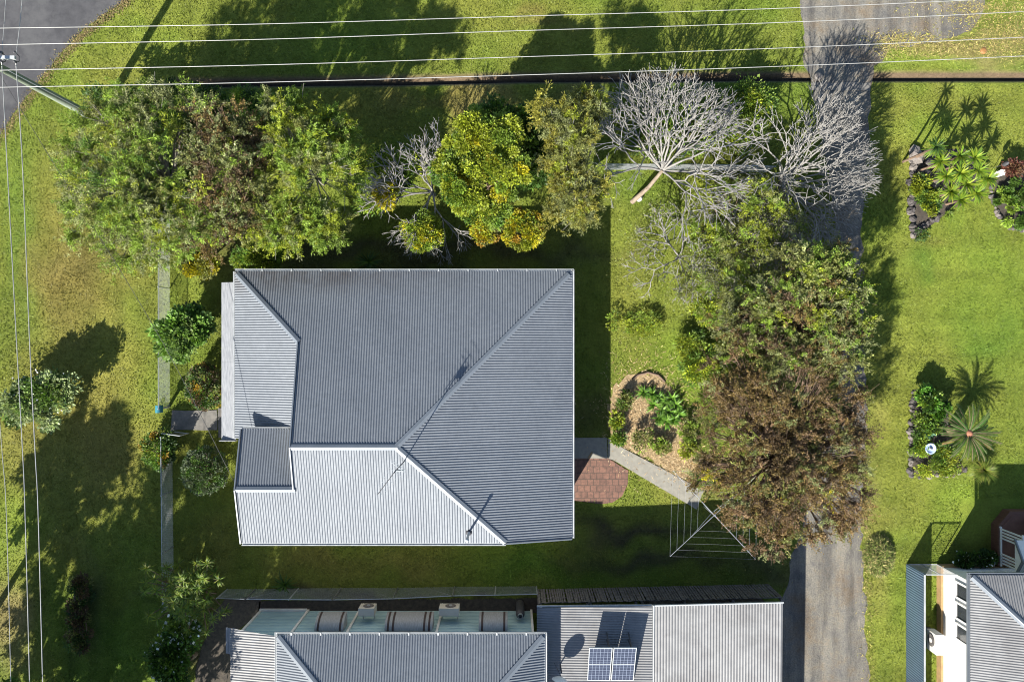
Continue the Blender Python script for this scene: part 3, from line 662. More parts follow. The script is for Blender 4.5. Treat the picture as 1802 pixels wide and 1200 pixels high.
# ---------------------------------------------------------------- chain-link and paling fences
def chain_link(name, label, pts, z, group=None, dense=.075, posts=2.6, wm='steel', pr=.025, wire=.005):
    t = thing(name, label, 'fence', (*pts[0], 0), group)
    m = MB(); p = MB(); rl = MB()
    for i in range(len(pts) - 1):
        a, b = Vector((*pts[i], 0)), Vector((*pts[i+1], 0)); L = (b - a).length; d = (b - a) / L
        za, zb = (z[i], z[i+1]) if hasattr(z, '__len__') else (z, z)
        top = lambda u: za + (zb - za) * u / L
        hm = max(za, zb); n = int((L + hm) / dense)
        for k in range(n):
            for sg in (1, -1):                  # diagonal wires clipped to the panel
                u0 = k * dense - (0 if sg < 0 else hm); 
                s0, s1 = (0., hm) 
                ua = u0 if sg > 0 else u0; ub = ua + sg * hm
                lo, hi = min(ua, ub), max(ua, ub)
                if hi <= 0 or lo >= L: continue
                c0, c1 = max(lo, 0), min(hi, L)
                zz = lambda u: (u - ua) / (ub - ua) * hm
                A = a + d * c0; B = a + d * c1; A.z = min(zz(c0), top(c0)); B.z = min(zz(c1), top(c1))
                if (B - A).length > .02: m.beam(A, B, wire, wire)
        np_ = max(1, round(L / posts))
        for k in range(np_ + 1):
            A = a + d * (L * k / np_); p.tube([A, A + Vector((0, 0, top(L * k / np_) + .04))], pr, 6)
        rl.tube([a + Vector((0, 0, za)), b + Vector((0, 0, zb))], .018, 5)
    m.build('wire_mesh', M[wm], t); p.each('post', M[wm], t); rl.each('top_rail', M[wm], t); return t
chain_link('wire_fence', 'pale wire mesh front fence above the front path', [G(299, 300), G(299, 716)], 1.25, wm='steel', wire=.005, dense=.085)
chain_link('wire_fence', 'wire mesh front fence below the front path in shade', [G(303, 764), G(306, 1060)], 1.25, wm='steel', wire=.005, dense=.085)
chain_link('wire_fence', 'low wire mesh fence running under the largest bare tree toward the driveway', [G(1064, 299), G(1210, 299), G(1350, 303)], 1.2, wire=.007, dense=.06)
chain_link('wire_fence', 'dark wire mesh fence between the big grey house and teal house', [G(400, 1036), G(450, 1036), G(600, 1034), G(700, 1034), G(800, 1032), G(944, 1031)], [1.35, 1.5, 1.75, 1.6, 1.35, 1.2], dense=.11, posts=2.55, wire=.004, wm='steel', pr=.03)
def front_gate():
    a = Vector((*G(303, 758), 0)); b = Vector((*G(333, 762), 0)); t = thing('front_gate', 'small open wire gate beside the concrete front path', 'gate', a)
    q = MB(); 
    for z in (.15, 1.1): q.tube([a + Vector((0, 0, z)), b + Vector((0, 0, z))], .02, 6)
    for p_ in (a, b): q.tube([p_ + Vector((0, 0, .05)), p_ + Vector((0, 0, 1.15))], .022, 6)
    q.build('frame', M['gutter'], t); m = MB()
    for k in range(12): p_ = a + (b - a) * k / 11; m.beam(p_ + Vector((0, 0, .15)), p_ + Vector((0, 0, 1.1)), .007, .007)
    m.build('mesh', M['steel'], t)
    x, y = G(296, 716); lb = thing('letterbox', 'small teal letterbox on a post at the end of the front fence', 'letterbox', (x, y, 0))
    MB().box((x - .04, y - .04, 0), (x + .04, y + .04, .85)).build('post', M['paling'], lb)
    bx = MB(); bx.box((x - .13, y - .18, .85), (x + .13, y + .16, 1.08)); bx.tube([(x, y - .18, 1.08), (x, y + .16, 1.08)], .13, 12); bx.build('box', M['teal_box'], lb)
    MB().box((x - .08, y + .162, 1.0), (x + .08, y + .17, 1.03)).build('slot', M['dark'], lb)
front_gate()
def paling_fence():
    a = Vector((*G(946, 1037), 0)); b = Vector((*G(1352, 1028), 0)); t = thing('paling_fence', 'weathered dark timber paling fence in front of the shed', 'fence', a)
    L = (b - a).length; d = (b - a) / L; nrm = Vector((-d.y, d.x, 0)); m = MB(); u = 0
    while u < L:
        w = random.uniform(.07, .1); A = a + d * u + nrm * random.uniform(0, .02); tl = random.uniform(-.03, .03); hh = 2.02 + random.uniform(-.09, .07)
        V = []
        for (uu, zz) in ((0, .03), (w, .03), (w + tl, hh), (tl, hh)):
            for nn in (0, .018): q = A + d * uu + nrm * nn; V.append((q.x, q.y, zz))
        m.add(V, [(0, 2, 4, 6), (1, 7, 5, 3), (0, 1, 3, 2), (2, 3, 5, 4), (4, 5, 7, 6), (6, 7, 1, 0)]); u += w + random.uniform(.015, .06)
    m.build('paling', M['paling'], t); r = MB()
    for z in (.4, 1.15, 1.75): r.beam(a - nrm * .05 + Vector((0, 0, z)), b - nrm * .05 + Vector((0, 0, z)), .04, .08)
    r.each('rail', M['paling'], t); p = MB()
    for k in range(6): q = a + d * (L * k / 5) - nrm * .13; p.box((q.x - .05, q.y - .05, 0), (q.x + .05, q.y + .05, 1.95))
    p.each('post', M['paling'], t)
paling_fence()

# ---------------------------------------------------------------- power pole and lines
def power():
    bx, by, _ = P(172, 211); t = thing('power_pole', 'tall grey green power pole leaning over the road corner at upper left', 'power pole', (bx, by, 0))
    MB().tube([(bx, by, 0), (bx, by, 4), (bx, by, 9.5)], [.19, .165, .13], 14).build('pole', M['pole'], t, smooth=True)
    z1 = 7.6; y1 = P(0, 102, z1)[1]; xe = P(27, 102, z1)[0]
    ca = MB(); ca.box((bx - (xe - bx) , y1 - .06, z1 - .06), (xe, y1 + .06, z1 + .06)); ca.build('crossarm', M['gutter'], t)
    xw_ = bx - .02; ca = MB(); ca.box((xw_ - .25, by - 2.1, 8.7), (xw_ - .14, by + 1.6, 8.82)); ca.build('crossarm', M['gutter'], t)
    for i, px in enumerate((28, 4, -50, -75)):
        x = P(px, 102, z1)[0]
        for s_ in (-1, 1): MB().lathe((x, y1 + s_ * .18, z1 - .02), [(.03, 0), (.055, .03), (.04, .07), (.055, .11), (.02, .16)], 10).build('insulator', M['dark'], t, smooth=True)
        MB().tube([(x, y1 - .2, z1 + .05), (x + .05, y1 - .1, z1 - .12), (x + .05, y1 + .1, z1 - .12), (x, y1 + .2, z1 + .05)], .015, 5).build('jumper', M['dark_cable'], t)
    MB().tube([(bx + .2, by - .02, .3), (bx + .15, by - .02, 7)], .02, 5).build('earth_conduit', M['gutter'], t)
    def line(label, pts, r=.017, m='wire', group=None):
        W = [Vector(P(*p)) for p in pts]
        # smooth through the points
        out = []
        for i in range(len(W) - 1):
            p0, p1, p2, p3 = W[max(i-1, 0)], W[i], W[i+1], W[min(i+2, len(W)-1)]
            for k in range(8):
                u = k / 8; out.append(.5 * ((2*p1) + (p2-p0)*u + (2*p0-5*p1+4*p2-p3)*u*u + (3*p1-p0-3*p2+p3)*u**3))
        out.append(W[-1]); o = MB().tube(out, r, 5).build('power_line', M[m], loc=tuple(out[0]), smooth=True)
        return tag(o, label, 'power line', group)
    zc = 8.75
    def z_at(px): return zc - .55 * math.sin(math.pi * min(max((px + 75) / 2700, 0), 1))
    for lb, ys in (('topmost of the four bright cables crossing the top of the yard', ((-75, 51), (0, 50), (450, 43), (900, 29.5), (1350, 16), (1802, -4), (2500, -40))),
                   ('second from top of the four bright cables crossing the top of the yard', ((-75, 79.5), (0, 79), (450, 70), (900, 55), (1350, 41), (1802, 21), (2500, -14))),
                   ('third from top of the four bright cables crossing the top of the yard', ((-75, 125), (0, 124), (450, 115), (900, 101), (1350, 86), (1802, 66), (2500, 31))),
                   ('lowest of the four bright cables crossing the top of the yard', ((-75, 155), (0, 154), (450, 145.5), (900, 133), (1350, 118), (1802, 99), (2500, 66)))):
        line(lb, [(x, y, z_at(x)) for x, y in ys], .013)
    zz = z1 + .1
    line('right hand cable running down the left side from the pole crossarm tip', [(28, 112, zz), (40, 300, zz - .2), (52, 600, zz - .4), (62, 800, zz - .5), (67, 900, zz - .5), (75, 1200, zz - .6), (84, 1600, zz - .5)], .018)
    line('middle cable on the left edge running down from the pole crossarm', [(3, 110, zz), (13, 300, zz - .2), (29, 600, zz - .4), (40, 800, zz - .5), (44, 900, zz - .5), (52, 1200, zz - .6), (60, 1600, zz - .5)], .017)
    line('faint cable nearest the left edge of the photo, entering beside the white flowered shrub', [(-50, 108, zz), (-38, 300, zz - .2), (-8, 650, zz - .4), (4, 800, zz - .5), (11, 900, zz - .5), (19, 1200, zz - .6), (26, 1600, zz - .5)], .013)
    line('short cable running up over the road from the pole crossarm', [(28, 98, zz), (39, 0, zz - .1), (56, -250, zz - .3), (75, -600, zz - .3)], .012)
    line('faint cable over the road at the corner, left of the short one', [(3, 98, zz), (10, 0, zz - .1), (24, -250, zz - .3), (42, -600, zz - .3)], .010)
    line('dark service cable slanting from power pole to the porch end of the big grey roof', [(-10, 116, 7.2), (105, 305, 6.3), (225, 498, 5.5), (310, 646, 4.9), (411, 846, 4.2)], .011, 'dark_cable')
power()

# ---------------------------------------------------------------- vegetation kit
def unit(n):
    v = rng.normal(size=(n, 3)); return v / np.linalg.norm(v, axis=1)[:, None]
def norm(v): return v / (np.linalg.norm(v, axis=1)[:, None] + 1e-9)
def leaf_quads(c, d, L, W, flat_=.5):
    """diamond leaves: c base points, d directions"""
    n = len(c); up = rng.normal(size=(n, 3)) * (1 - flat_); up[:, 2] += flat_ * 2
    s = norm(np.cross(d, up)); L = np.broadcast_to(L, n)[:, None]; W = np.broadcast_to(W, n)[:, None]
    dr = np.zeros((n, 3)); dr[:, 2] = -.12
    V = np.stack([c, c + d * L * .45 + s * W * .5, c + (d + dr) * L, c + d * L * .45 - s * W * .5], 1).reshape(-1, 3)
    return V, np.arange(4 * n).reshape(n, 4)
def segs_mesh(segs, sides=5):
    """segs: list of (p0, p1, r0, r1) -> V, F"""
    A = np.array([s[0] for s in segs]); B = np.array([s[1] for s in segs]); ra = np.array([s[2] for s in segs]); rb = np.array([s[3] for s in segs])
    d = norm(B - A); up = np.where(np.abs(d[:, 2:3]) < .9, np.array([[0, 0, 1.]]), np.array([[1., 0, 0]]))
    a = norm(np.cross(d, up)); b = np.cross(a, d); n = len(segs)
    V = []
    for P0, r in ((A, ra), (B, rb)):
        for k in range(sides):
            t = 2 * math.pi * k / sides; V.append(P0 + (a * math.cos(t) + b * math.sin(t)) * r[:, None])
    V = np.stack(V, 1).reshape(-1, 3); base = np.arange(n)[:, None] * 2 * sides
    F = np.concatenate([np.stack([base[:, 0] + k, base[:, 0] + (k+1) % sides, base[:, 0] + sides + (k+1) % sides, base[:, 0] + sides + k], 1) for k in range(sides)])
    return V, F
def palette(n, cols, jit=.18):
    """cols: list of (weight, rgb)"""
    w = np.array([c[0] for c in cols], float); w /= w.sum(); i = rng.choice(len(cols), n, p=w)
    return np.array([c[1] for c in cols])[i] * np.exp(rng.normal(size=(n, 1)) * jit)
def crown_leaves(blobs, n, L, W, cols, clump=.45, nclump=60, out=.6, flat_=.5, shell=.55, cj=.22, spray=0):
    """blobs: world (x, y, z, rx, ry, rz); leaves gathered in clumps in the blob volume"""
    B = np.array(blobs, float); wt = B[:, 3] * B[:, 4]; wt /= wt.sum()
    bi = rng.choice(len(B), nclump, p=wt); dirs = unit(nclump); dirs[:, 2] = np.where(dirs[:, 2] < -.35, -dirs[:, 2], dirs[:, 2])
    rad = shell + (1 - shell) * rng.random(nclump) ** .5
    cc = B[bi, :3] + dirs * B[bi, 3:] * rad[:, None]
    ccol = palette(nclump, cols, cj); csz = clump * np.exp(rng.normal(size=nclump) * .25)
    ci = rng.integers(0, nclump, n)
    if spray:                                  # leaves strung along twigs that fan out of each clump
        tu = norm(unit(nclump * spray) + np.repeat(dirs, spray, 0) * .55 + np.array([0, 0, .1])); tl = rng.uniform(.5, 1.35, nclump * spray)
        ti = ci * spray + rng.integers(0, spray, n); sv = rng.random(n) ** .8
        p = cc[ci] + tu[ti] * (sv * tl[ti] * csz[ci])[:, None] + rng.normal(size=(n, 3)) * .035
        d = norm(tu[ti] * out + unit(n) * .62); tc = np.exp(rng.normal(size=nclump * spray) * .16)
        col = ccol[ci] * tc[ti][:, None] * np.exp(rng.normal(size=(n, 1)) * .24) * (.85 + .3 * sv[:, None])
    else:
        u = unit(n); r = (.25 + .75 * rng.random(n) ** .5) * csz[ci]
        p = cc[ci] + u * r[:, None] * np.array([1, 1, .75])
        d = norm(u * out + dirs[ci] * .5 + unit(n) * .45)
        col = ccol[ci] * np.exp(rng.normal(size=(n, 1)) * .3)
    p[:, 2] = np.maximum(p[:, 2], .06)
    V, F = leaf_quads(p, d, L * np.exp(rng.normal(size=n) * .25), W * np.exp(rng.normal(size=n) * .2), flat_)
    return V, F, col, cc
def limbs(base, th, cc, r0, n=14, twigs=0):
    """trunk and limbs reaching the clump centres"""
    base = np.array(base, float); top = base + np.array([0, 0, th]); segs = [(base, top, r0, r0 * .8)]
    pick = rng.choice(len(cc), min(n, len(cc)), replace=False)
    for k in pick:
        e = cc[k]; m = top + (e - top) * .5 + np.array([0, 0, .12 * np.linalg.norm(e - top)]) + rng.normal(size=3) * .12
        segs += [(top, m, r0 * .5, r0 * .3), (m, e, r0 * .3, r0 * .1)]
        for _ in range(twigs):
            q = e + rng.normal(size=3) * .3; segs.append((m + (e - m) * rng.random(), q, .014, .005))
    return segs
def leafy_tree(name, label, cat, base, th, blobs, n, L, W, cols, group=None, bark='bark_brown', r0=.12, nl=14, twigs=0, part='crown', flowers=None, **kw):
    bx, by = G(*base); t = thing(name, label, cat, (bx, by, 0), group)
    wb = [(*P(b[0], b[1], b[2]), b[3], b[4], b[5]) for b in blobs]
    V, F, col, cc = crown_leaves(wb, n, L, W, cols, **kw)
    if flowers:
        fn, fl, fcols = flowers
        V2, F2, col2, _ = crown_leaves(wb, fn, fl, fl, fcols, clump=kw.get('clump', .45), nclump=kw.get('nclump', 60), shell=.9, flat_=.9)
        F = np.concatenate([F, F2 + len(V)]); V = np.concatenate([V, V2]); col = np.concatenate([col, col2])
    np_mesh(part, V, F, M['leaf'], t, tint=col)
    tv, tf = segs_mesh(limbs((bx, by, 0), th, cc, r0, nl, twigs)); np_mesh('trunk' if cat == 'tree' else 'stem', tv, tf, M[bark], t, smooth=True)
    return t
def bare_tree(name, label, base, roots, lens, r0, bark, ang=(.42, .14), split=.3, trop=.10, gnarl=.12, leaf=None, group=None, rad_decay=.74, th=.5, lean=None, lean_r=.15):
    bx, by = G(*base); t = thing(name, label, 'tree', (bx, by, 0), group); segs = []; tips = []
    def grow(p, d, lv, r):
        L = lens[lv] * random.uniform(.7, 1.2); q = p; n = 2
        for k in range(n):
            d = d + rng.normal(size=3) * gnarl; d[2] += trop * .5; d /= np.linalg.norm(d)
            e = q + d * L / n; rr = r * (1 - (1 - rad_decay) * (k + 1) / n); segs.append((q, e, r * (1 - (1 - rad_decay) * k / n), rr)); q = e
        if lv == len(lens) - 1: tips.append((q, d)); return
        nb = 3 if random.random() < split else 2; az = random.uniform(0, 6.28)
        h = np.array([0, 0, 1.]) if abs(d[2]) < .9 else np.array([1., 0, 0]); a = np.cross(d, h); a /= np.linalg.norm(a); b = np.cross(a, d)
        for k in range(nb):
            th_ = random.gauss(*ang); ph = az + 2 * math.pi * k / nb + random.gauss(0, .3)
            grow(q, math.cos(th_) * d + math.sin(th_) * (math.cos(ph) * a + math.sin(ph) * b), lv + 1, r * rad_decay)
    p0 = np.array([bx, by, 0.]); top = p0 + np.array([0, 0, th]); 
    if lean:
        top = np.array(P(*lean)); mid = (p0 + top) / 2 + np.array([.06, -.05, .1]); tv, tf = segs_mesh([(p0, mid, lean_r * 1.1, lean_r * .9), (mid, top, lean_r * .9, lean_r * .7)], 10); np_mesh('trunk', tv, tf, M['bark_tan'], t, smooth=True)
    else: segs.append((p0, top, r0 * 1.25, r0))
    for d in roots:
        d = np.array(d, float); d /= np.linalg.norm(d); grow(top - np.array([0, 0, .1]), d, 0, r0 * .75)
    V, F = segs_mesh(segs, 6); np_mesh('branches', V, F, M[bark], t, smooth=True)
    if leaf:
        n, L, W, cols, spread = leaf; ti = rng.integers(0, len(tips), n); tp = np.array([x[0] for x in tips]); td = np.array([x[1] for x in tips])
        c = tp[ti] + rng.normal(size=(n, 3)) * spread; d = norm(td[ti] + unit(n) * .7); V, F = leaf_quads(c, d, L * np.exp(rng.normal(size=n) * .25), W, .5)
        np_mesh('leaves', V, F, M['leaf'], t, tint=palette(n, cols, .25))
    return t
def rosette_mesh(c, n, L, W, droop=.5, up=(.1, 1.2), cols=None, seg=4, fold=.0):
    """strap leaves radiating from c; returns V, F, tint"""
    V = []; F = []; T = []
    for k in range(n):
        az = random.uniform(0, 6.28); el = random.uniform(*up); l = L * random.uniform(.75, 1.1); col = palette(1, cols, .15)[0]
        p = np.array(c, float); e = el; b = len(V); s = np.array([-math.sin(az), math.cos(az), 0])
        for i in range(seg + 1):
            w = W * (.6 + .8 * math.sin(math.pi * min(1, (i + .6) / (seg + .6)))) * (1 - (i / seg) ** 3 * .9) * .5
            V += [p - s * w, p + s * w]
            p = p + np.array([math.cos(e) * math.cos(az), math.cos(e) * math.sin(az), math.sin(e)]) * l / seg; e -= droop / seg * (1 + i * .4)
        for i in range(seg): F.append((b+2*i, b+2*i+1, b+2*i+3, b+2*i+2)); T.append(col)
    V = np.array(V); V[:, 2] = np.maximum(V[:, 2], .03); return V, np.array(F), np.array(T)

# leaf colours
LG = (.155, .230, .028); YG = (.215, .255, .020); OL = (.145, .158, .042); DG = (.038, .08, .015); MG = (.07, .135, .018); GG = (.185, .205, .080); BR = (.15, .104, .036); DB = (.085, .056, .028); GD = (.32, .285, .012); OR = (.26, .16, .015); PK = (.18, .115, .06)

# ---------------------------------------------------------------- trees along the top of the yard
leafy_tree('feathery_tree', 'large feathery light green tree at the left end of the tree row', 'tree', (330, 345), 1.8,
    [(185, 240, 5.0, 1.5, 1.4, 1.1), (240, 200, 5.6, 1.5, 1.0, 1.0), (225, 350, 6.0, 1.9, 1.7, 1.3), (290, 400, 5.4, 1.6, 1.4, 1.2), (160, 320, 4.6, 1.2, 1.5, .9), (240, 430, 4.2, 1.6, .9, .8), (310, 200, 5.2, 1.2, 1.0, 1.0), (160, 390, 4.0, 1.0, 1.2, .7), (270, 280, 6.2, 1.6, 1.4, 1.1)],
    120000, .12, .03, [(4, LG), (1.4, OL), (2.4, GG), (1.2, YG), (1, MG)], nclump=300, clump=.6, out=.55, spray=9, twigs=7, nl=60, r0=.16, bark='bark', cj=.14, shell=.45)
leafy_tree('brown_tree', 'brown and olive leaved tree in the row right of the feathery tree', 'tree', (470, 345), 1.8,
    [(400, 300, 6.0, 1.5, 1.7, 1.2), (385, 225, 5.8, 1.3, 1.1, 1.0), (420, 380, 5.2, 1.2, 1.1, .9), (360, 415, 4.0, 1.1, .8, .7), (440, 250, 5.6, .9, 1.1, .9)],
    46000, .075, .045, [(3, BR), (3, OL), (1.2, DB), (1.8, GG), (.6, YG), (1, LG)], nclump=170, clump=.5, twigs=9, nl=60, r0=.13, spray=8, cj=.16, shell=.45)
leafy_tree('bottlebrush_tree', 'bushy yellow green bottlebrush tree left of the small bare tree', 'tree', (570, 325), 1.6,
    [(520, 250, 6.0, 1.2, 1.0, 1.0), (565, 290, 5.8, 1.3, 1.0, .9), (500, 320, 5.0, .9, .9, .8), (550, 395, 4.8, 1.6, .9, .9), (500, 405, 4.6, 1.0, .9, .8), (495, 195, 5.4, .9, .8, .8), (585, 230, 5.2, .7, .7, .7), (605, 340, 4.2, .5, .6, .5)],
    84000, .11, .03, [(4, LG), (3, YG), (1, OL), (1.2, GG)], nclump=190, clump=.48, out=.6, spray=8, r0=.07, twigs=4, nl=40, bark='bark', cj=.14)
leafy_tree('leafy_shrub', 'lime green shrub under the bottlebrush tree near the roof corner', 'shrub', (470, 462), .5,
    [(455, 455, 1.5, 1.0, .55, .6), (500, 440, 1.6, .6, .4, .5)], 9000, .12, .05, [(2, YG), (2, LG), (1, MG)], nclump=40, clump=.3)
leafy_tree('flowering_shrub', 'golden yellow flowering shrub below the brown tree beside front fence', 'shrub', (365, 468), .5,
    [(352, 466, 1.5, .85, .55, .6)], 6000, .10, .06, [(3, GD), (1, YG), (1.5, OL)], nclump=34, clump=.24)
leafy_tree('dark_shrub', 'dark green leafy shrub behind the yellow tree and olive bottlebrush', 'shrub', (915, 275), .8,
    [(905, 235, 3.4, 1.1, 1.0, .9), (935, 290, 3.0, .9, 1.0, .9), (870, 210, 3.4, .8, .5, .6)], 14000, .13, .09, [(3, DG), (2, MG), (.8, LG)], nclump=60, clump=.4)
leafy_tree('yellow_tree', 'dense yellow and green broadleaf tree behind the middle of the house', 'tree', (860, 340), 1.5,
    [(835, 245, 4.8, 1.1, 1.1, .9), (820, 320, 4.6, 1.2, 1.2, .9), (885, 300, 4.6, 1.2, 1.1, .9), (850, 365, 3.6, 1.1, .7, .7), (795, 290, 4.0, .8, .9, .7), (880, 235, 4.8, .8, .7, .7)],
    46000, .095, .07, [(4.4, YG), (.6, GD), (3.2, LG), (1.2, MG)], nclump=170, clump=.32, cj=.12)
for lb, px, py, r, cols in (('small round orange yellow shrub below the yellow tree', 853, 405, .55, [(2, GD), (1.2, OR), (1.6, YG), (1, OL)]),
        ('larger round yellow shrub between the yellow tree and olive bottlebrush', 920, 405, .88, [(3, GD), (2.4, YG), (1.2, LG), (.4, OR)]),
        ('yellow green round shrub under the lower branches of the small bare tree', 742, 408, .85, [(2, YG), (2, LG), (1, GD)]),
        ('bright yellow shrub seen through the small bare tree', 682, 344, .5, [(3, GD), (2, YG)])):
    leafy_tree('round_shrub', lb, 'shrub', (901 + (px - 901) * .94, 600 + (py - 600) * .94), .5, [(px, py, 2.1, r, r, .6)], int(8000 * r), .085, .06, cols, nclump=int(80 * r), clump=.2, group='round shrubs behind the house', r0=.05, shell=.75)
leafy_tree('olive_bottlebrush', 'olive bottlebrush tree with a leaning upper spray, right of the yellow tree', 'tree', (1010, 350), 1.4,
    [(1015, 345, 4.0, 1.2, 1.2, .9), (975, 205, 5.0, .8, .55, .6), (948, 182, 5.2, .35, .3, .3), (1005, 240, 4.6, .9, .8, .7), (1035, 195, 4.2, .8, .7, .6), (990, 285, 4.2, .9, .7, .7), (985, 390, 3.2, .9, .5, .6)],
    56000, .11, .028, [(3, OL), (3, (.20, .19, .03)), (1.4, GG), (1.6, YG)], nclump=150, clump=.46, out=.6, spray=8, twigs=4, nl=30, bark='bark', cj=.14)
# undergrowth seen between and below the bare trees
for lb, b, bl, cols, n in (('mid green undergrowth shrub beneath the large bare tree', (1180, 250), [(1180, 250, 1.2, 1.7, 1.2, .6), (1240, 210, 1.2, 1.4, .9, .6)], [(2, LG), (2, MG), (1, OL)], 8000),
        ('bright green low shrub against the drain between the two bare trees', (1305, 185), [(1310, 180, 1.0, 1.1, .7, .5), (1300, 230, 1.0, .9, .8, .5)], [(2, MG), (2, LG), (1, YG)], 9000),
        ('dark green bush filling the row between bottlebrush tree and small bare tree', (650, 300), [(640, 290, 1.6, .8, 1.0, .7), (700, 300, 1.4, .9, .7, .6), (660, 350, 1.4, .6, .5, .5)], [(2, LG), (2, MG), (1, YG)], 9000),
        ('dark understorey bush under the feathery tree near the drain', (330, 230), [(300, 180, 1.5, 2.6, .8, .8), (420, 190, 1.4, 2.2, .6, .7), (340, 300, 1.5, 2.5, 1.2, .8), (200, 190, 2.0, 1.6, .6, .7)], [(3, DG), (3, MG), (1.5, LG)], 30000)):
    leafy_tree('undergrowth_shrub', lb, 'shrub', b, .4, bl, n, .12, .06, cols, nclump=80, clump=.42, r0=.05)
bare_tree('bare_frangipani', 'small pale bare branched tree left of the yellow tree', (765, 345), [(-.9, .7, .6), (-.2, .9, .7), (-.9, -.2, .6), (-.5, -.8, .5), (.3, -1, .35), (.1, .4, 1)], [.8, .68, .58, .5, .42, .36, .3], .07, 'bark_pale', ang=(.40, .12), split=.25, rad_decay=.78, th=1.1, trop=.04)
bare_tree('bare_frangipani', 'largest pale bare branched tree with a thick brown trunk near the drain', (1112, 356), [(-.9, .4, .5), (-.6, 1, .45), (-.25, 1.2, .4), (.1, 1.2, .5), (.4, 1.2, .45), (.8, .7, .5), (1.1, .2, .45), (.3, .5, 1.0), (-.9, -.05, .5), (1, -.2, .5), (.75, 1.1, .5), (-.5, .6, .8), (.9, .3, .9), (.5, -.6, .5), (-.1, .9, .8)], [1.12, .95, .8, .67, .56, .45, .36], .078, 'bark_pale', ang=(.38, .13), split=.12, rad_decay=.77, lean=(1166, 300, 1.5), lean_r=.11, trop=.04)
bare_tree('bare_frangipani', 'white bare branched tree spreading over the driveway', (1378, 372), [(1, .1, .45), (.8, .8, .5), (1, -.5, .4), (.2, 1, .6), (.6, .3, 1), (-.2, .8, .7), (.75, -1, .35), (1, .45, .55), (.5, 1, .55), (.5, -1.1, .4), (.65, -1.3, .25), (.85, -.8, .3), (1, -.2, .6), (-.3, .3, 1), (1, .8, .9)], [1.08, .9, .75, .62, .52, .42, .34], .076, 'bark_pale', ang=(.35, .12), split=.12, rad_decay=.77, lean=(1372, 318, 1.3), lean_r=.15, trop=.04)
tw = [(2, GG), (3, (.16, .17, .04)), (2, LG), (1, YG)]
for lb, b, rts, ln, lf in (('grey twiggy half bare tree leaning below the largest bare tree', (1190, 455), [(.1, .9, .5), (-.7, .6, .4), (.7, .5, .5), (.3, -.3, .8), (-.5, -.6, .5), (1, .1, .4), (0, -1, .5)], [.85, .7, .55, .42, .32, .24], (7000, .085, .035, tw, .26)),
        ('thin leaved grey twig tree with olive tufts left of the driveway', (1285, 430), [(.8, .3, .5), (.2, .9, .6), (-.6, .7, .5), (.5, -.8, .5), (-.3, -.7, .6), (.9, .8, .4)], [.8, .68, .55, .42, .32, .24], (9000, .085, .035, tw, .28)),
        ('pale wispy twig tree crowded between the two bare trees and olive bush', (1345, 395), [(.9, .2, .5), (-.2, .9, .6), (-.8, .5, .5), (.5, -.8, .5), (-.5, -.7, .5)], [.75, .62, .5, .4, .3, .24], (4000, .08, .035, tw, .26)),
        ('pale wispy twig tree at the left of the mottled olive tree', (1350, 505), [(.9, .2, .5), (-.2, .9, .6), (-.8, .3, .4), (.3, -.9, .5)], [.85, .7, .55, .42, .32, .24], (3000, .08, .035, tw, .26)),
        ('grey twiggy bush with wispy ends above the brown tree', (1285, 510), [(.8, .3, .5), (.3, .9, .5), (-.7, .5, .4), (.5, -.7, .5), (-.7, -.5, .4), (.9, -.2, .5)], [.75, .62, .5, .4, .3, .24], (10000, .08, .035, tw, .3))):
    bare_tree('twiggy_tree', lb, b, rts, ln, .062, 'bark_pale', ang=(.5, .18), split=.5, rad_decay=.76, gnarl=.2, leaf=lf, trop=.05, th=.8)
leafy_tree('understorey_tree', 'soft yellow green foliage growing up through the grey twiggy trees', 'tree', (1285, 420), 1.0,
    [(1270, 345, 2.6, 1.1, .7, .6), (1330, 350, 2.8, 1.0, .8, .6), (1240, 420, 2.2, 1.0, .9, .6), (1310, 430, 2.8, 1.3, 1.0, .7), (1280, 500, 2.6, 1.3, .9, .7), (1385, 395, 3.0, .7, .6, .6), (1210, 500, 1.8, .6, .6, .4)], 26000, .09, .032, [(3, LG), (3, YG), (2, GG), (1, OL)], nclump=120, clump=.42, spray=7, r0=.06, nl=20)
leafy_tree('olive_bush', 'dense olive bush beside the driveway below the white bare tree', 'tree', (1385, 450), 1.2,
    [(1405, 462, 4.8, 1.2, .8, .9), (1445, 480, 5.2, 1.2, 1.0, .9), (1478, 510, 5.2, .9, .9, .8), (1465, 450, 4.8, .6, .5, .6), (1500, 560, 5.0, .5, .9, .7)], 42000, .085, .042, [(3, OL), (3, LG), (1.6, GG), (.6, YG), (.6, BR)], nclump=140, clump=.48, spray=7, twigs=5, nl=50)
leafy_tree('mottled_tree', 'olive and russet leaved tree above the big brown tree by the driveway', 'tree', (1375, 565), 1.4,
    [(1400, 530, 5.2, 1.7, 1.1, .9), (1330, 580, 4.2, 1.5, 1.0, .8), (1460, 570, 5.4, 1.2, 1.2, .8), (1300, 630, 3.2, 1.0, .9, .7), (1485, 620, 5.2, .8, 1.0, .8), (1290, 560, 3.6, 1.1, .9, .7), (1390, 620, 4.8, 1.4, .8, .8)], 76000, .075, .038, [(3.2, OL), (2.6, GG), (1.7, BR), (1.8, LG), (.5, DB), (.5, YG)], nclump=240, clump=.5, spray=7, twigs=9, nl=80, cj=.15, shell=.45)
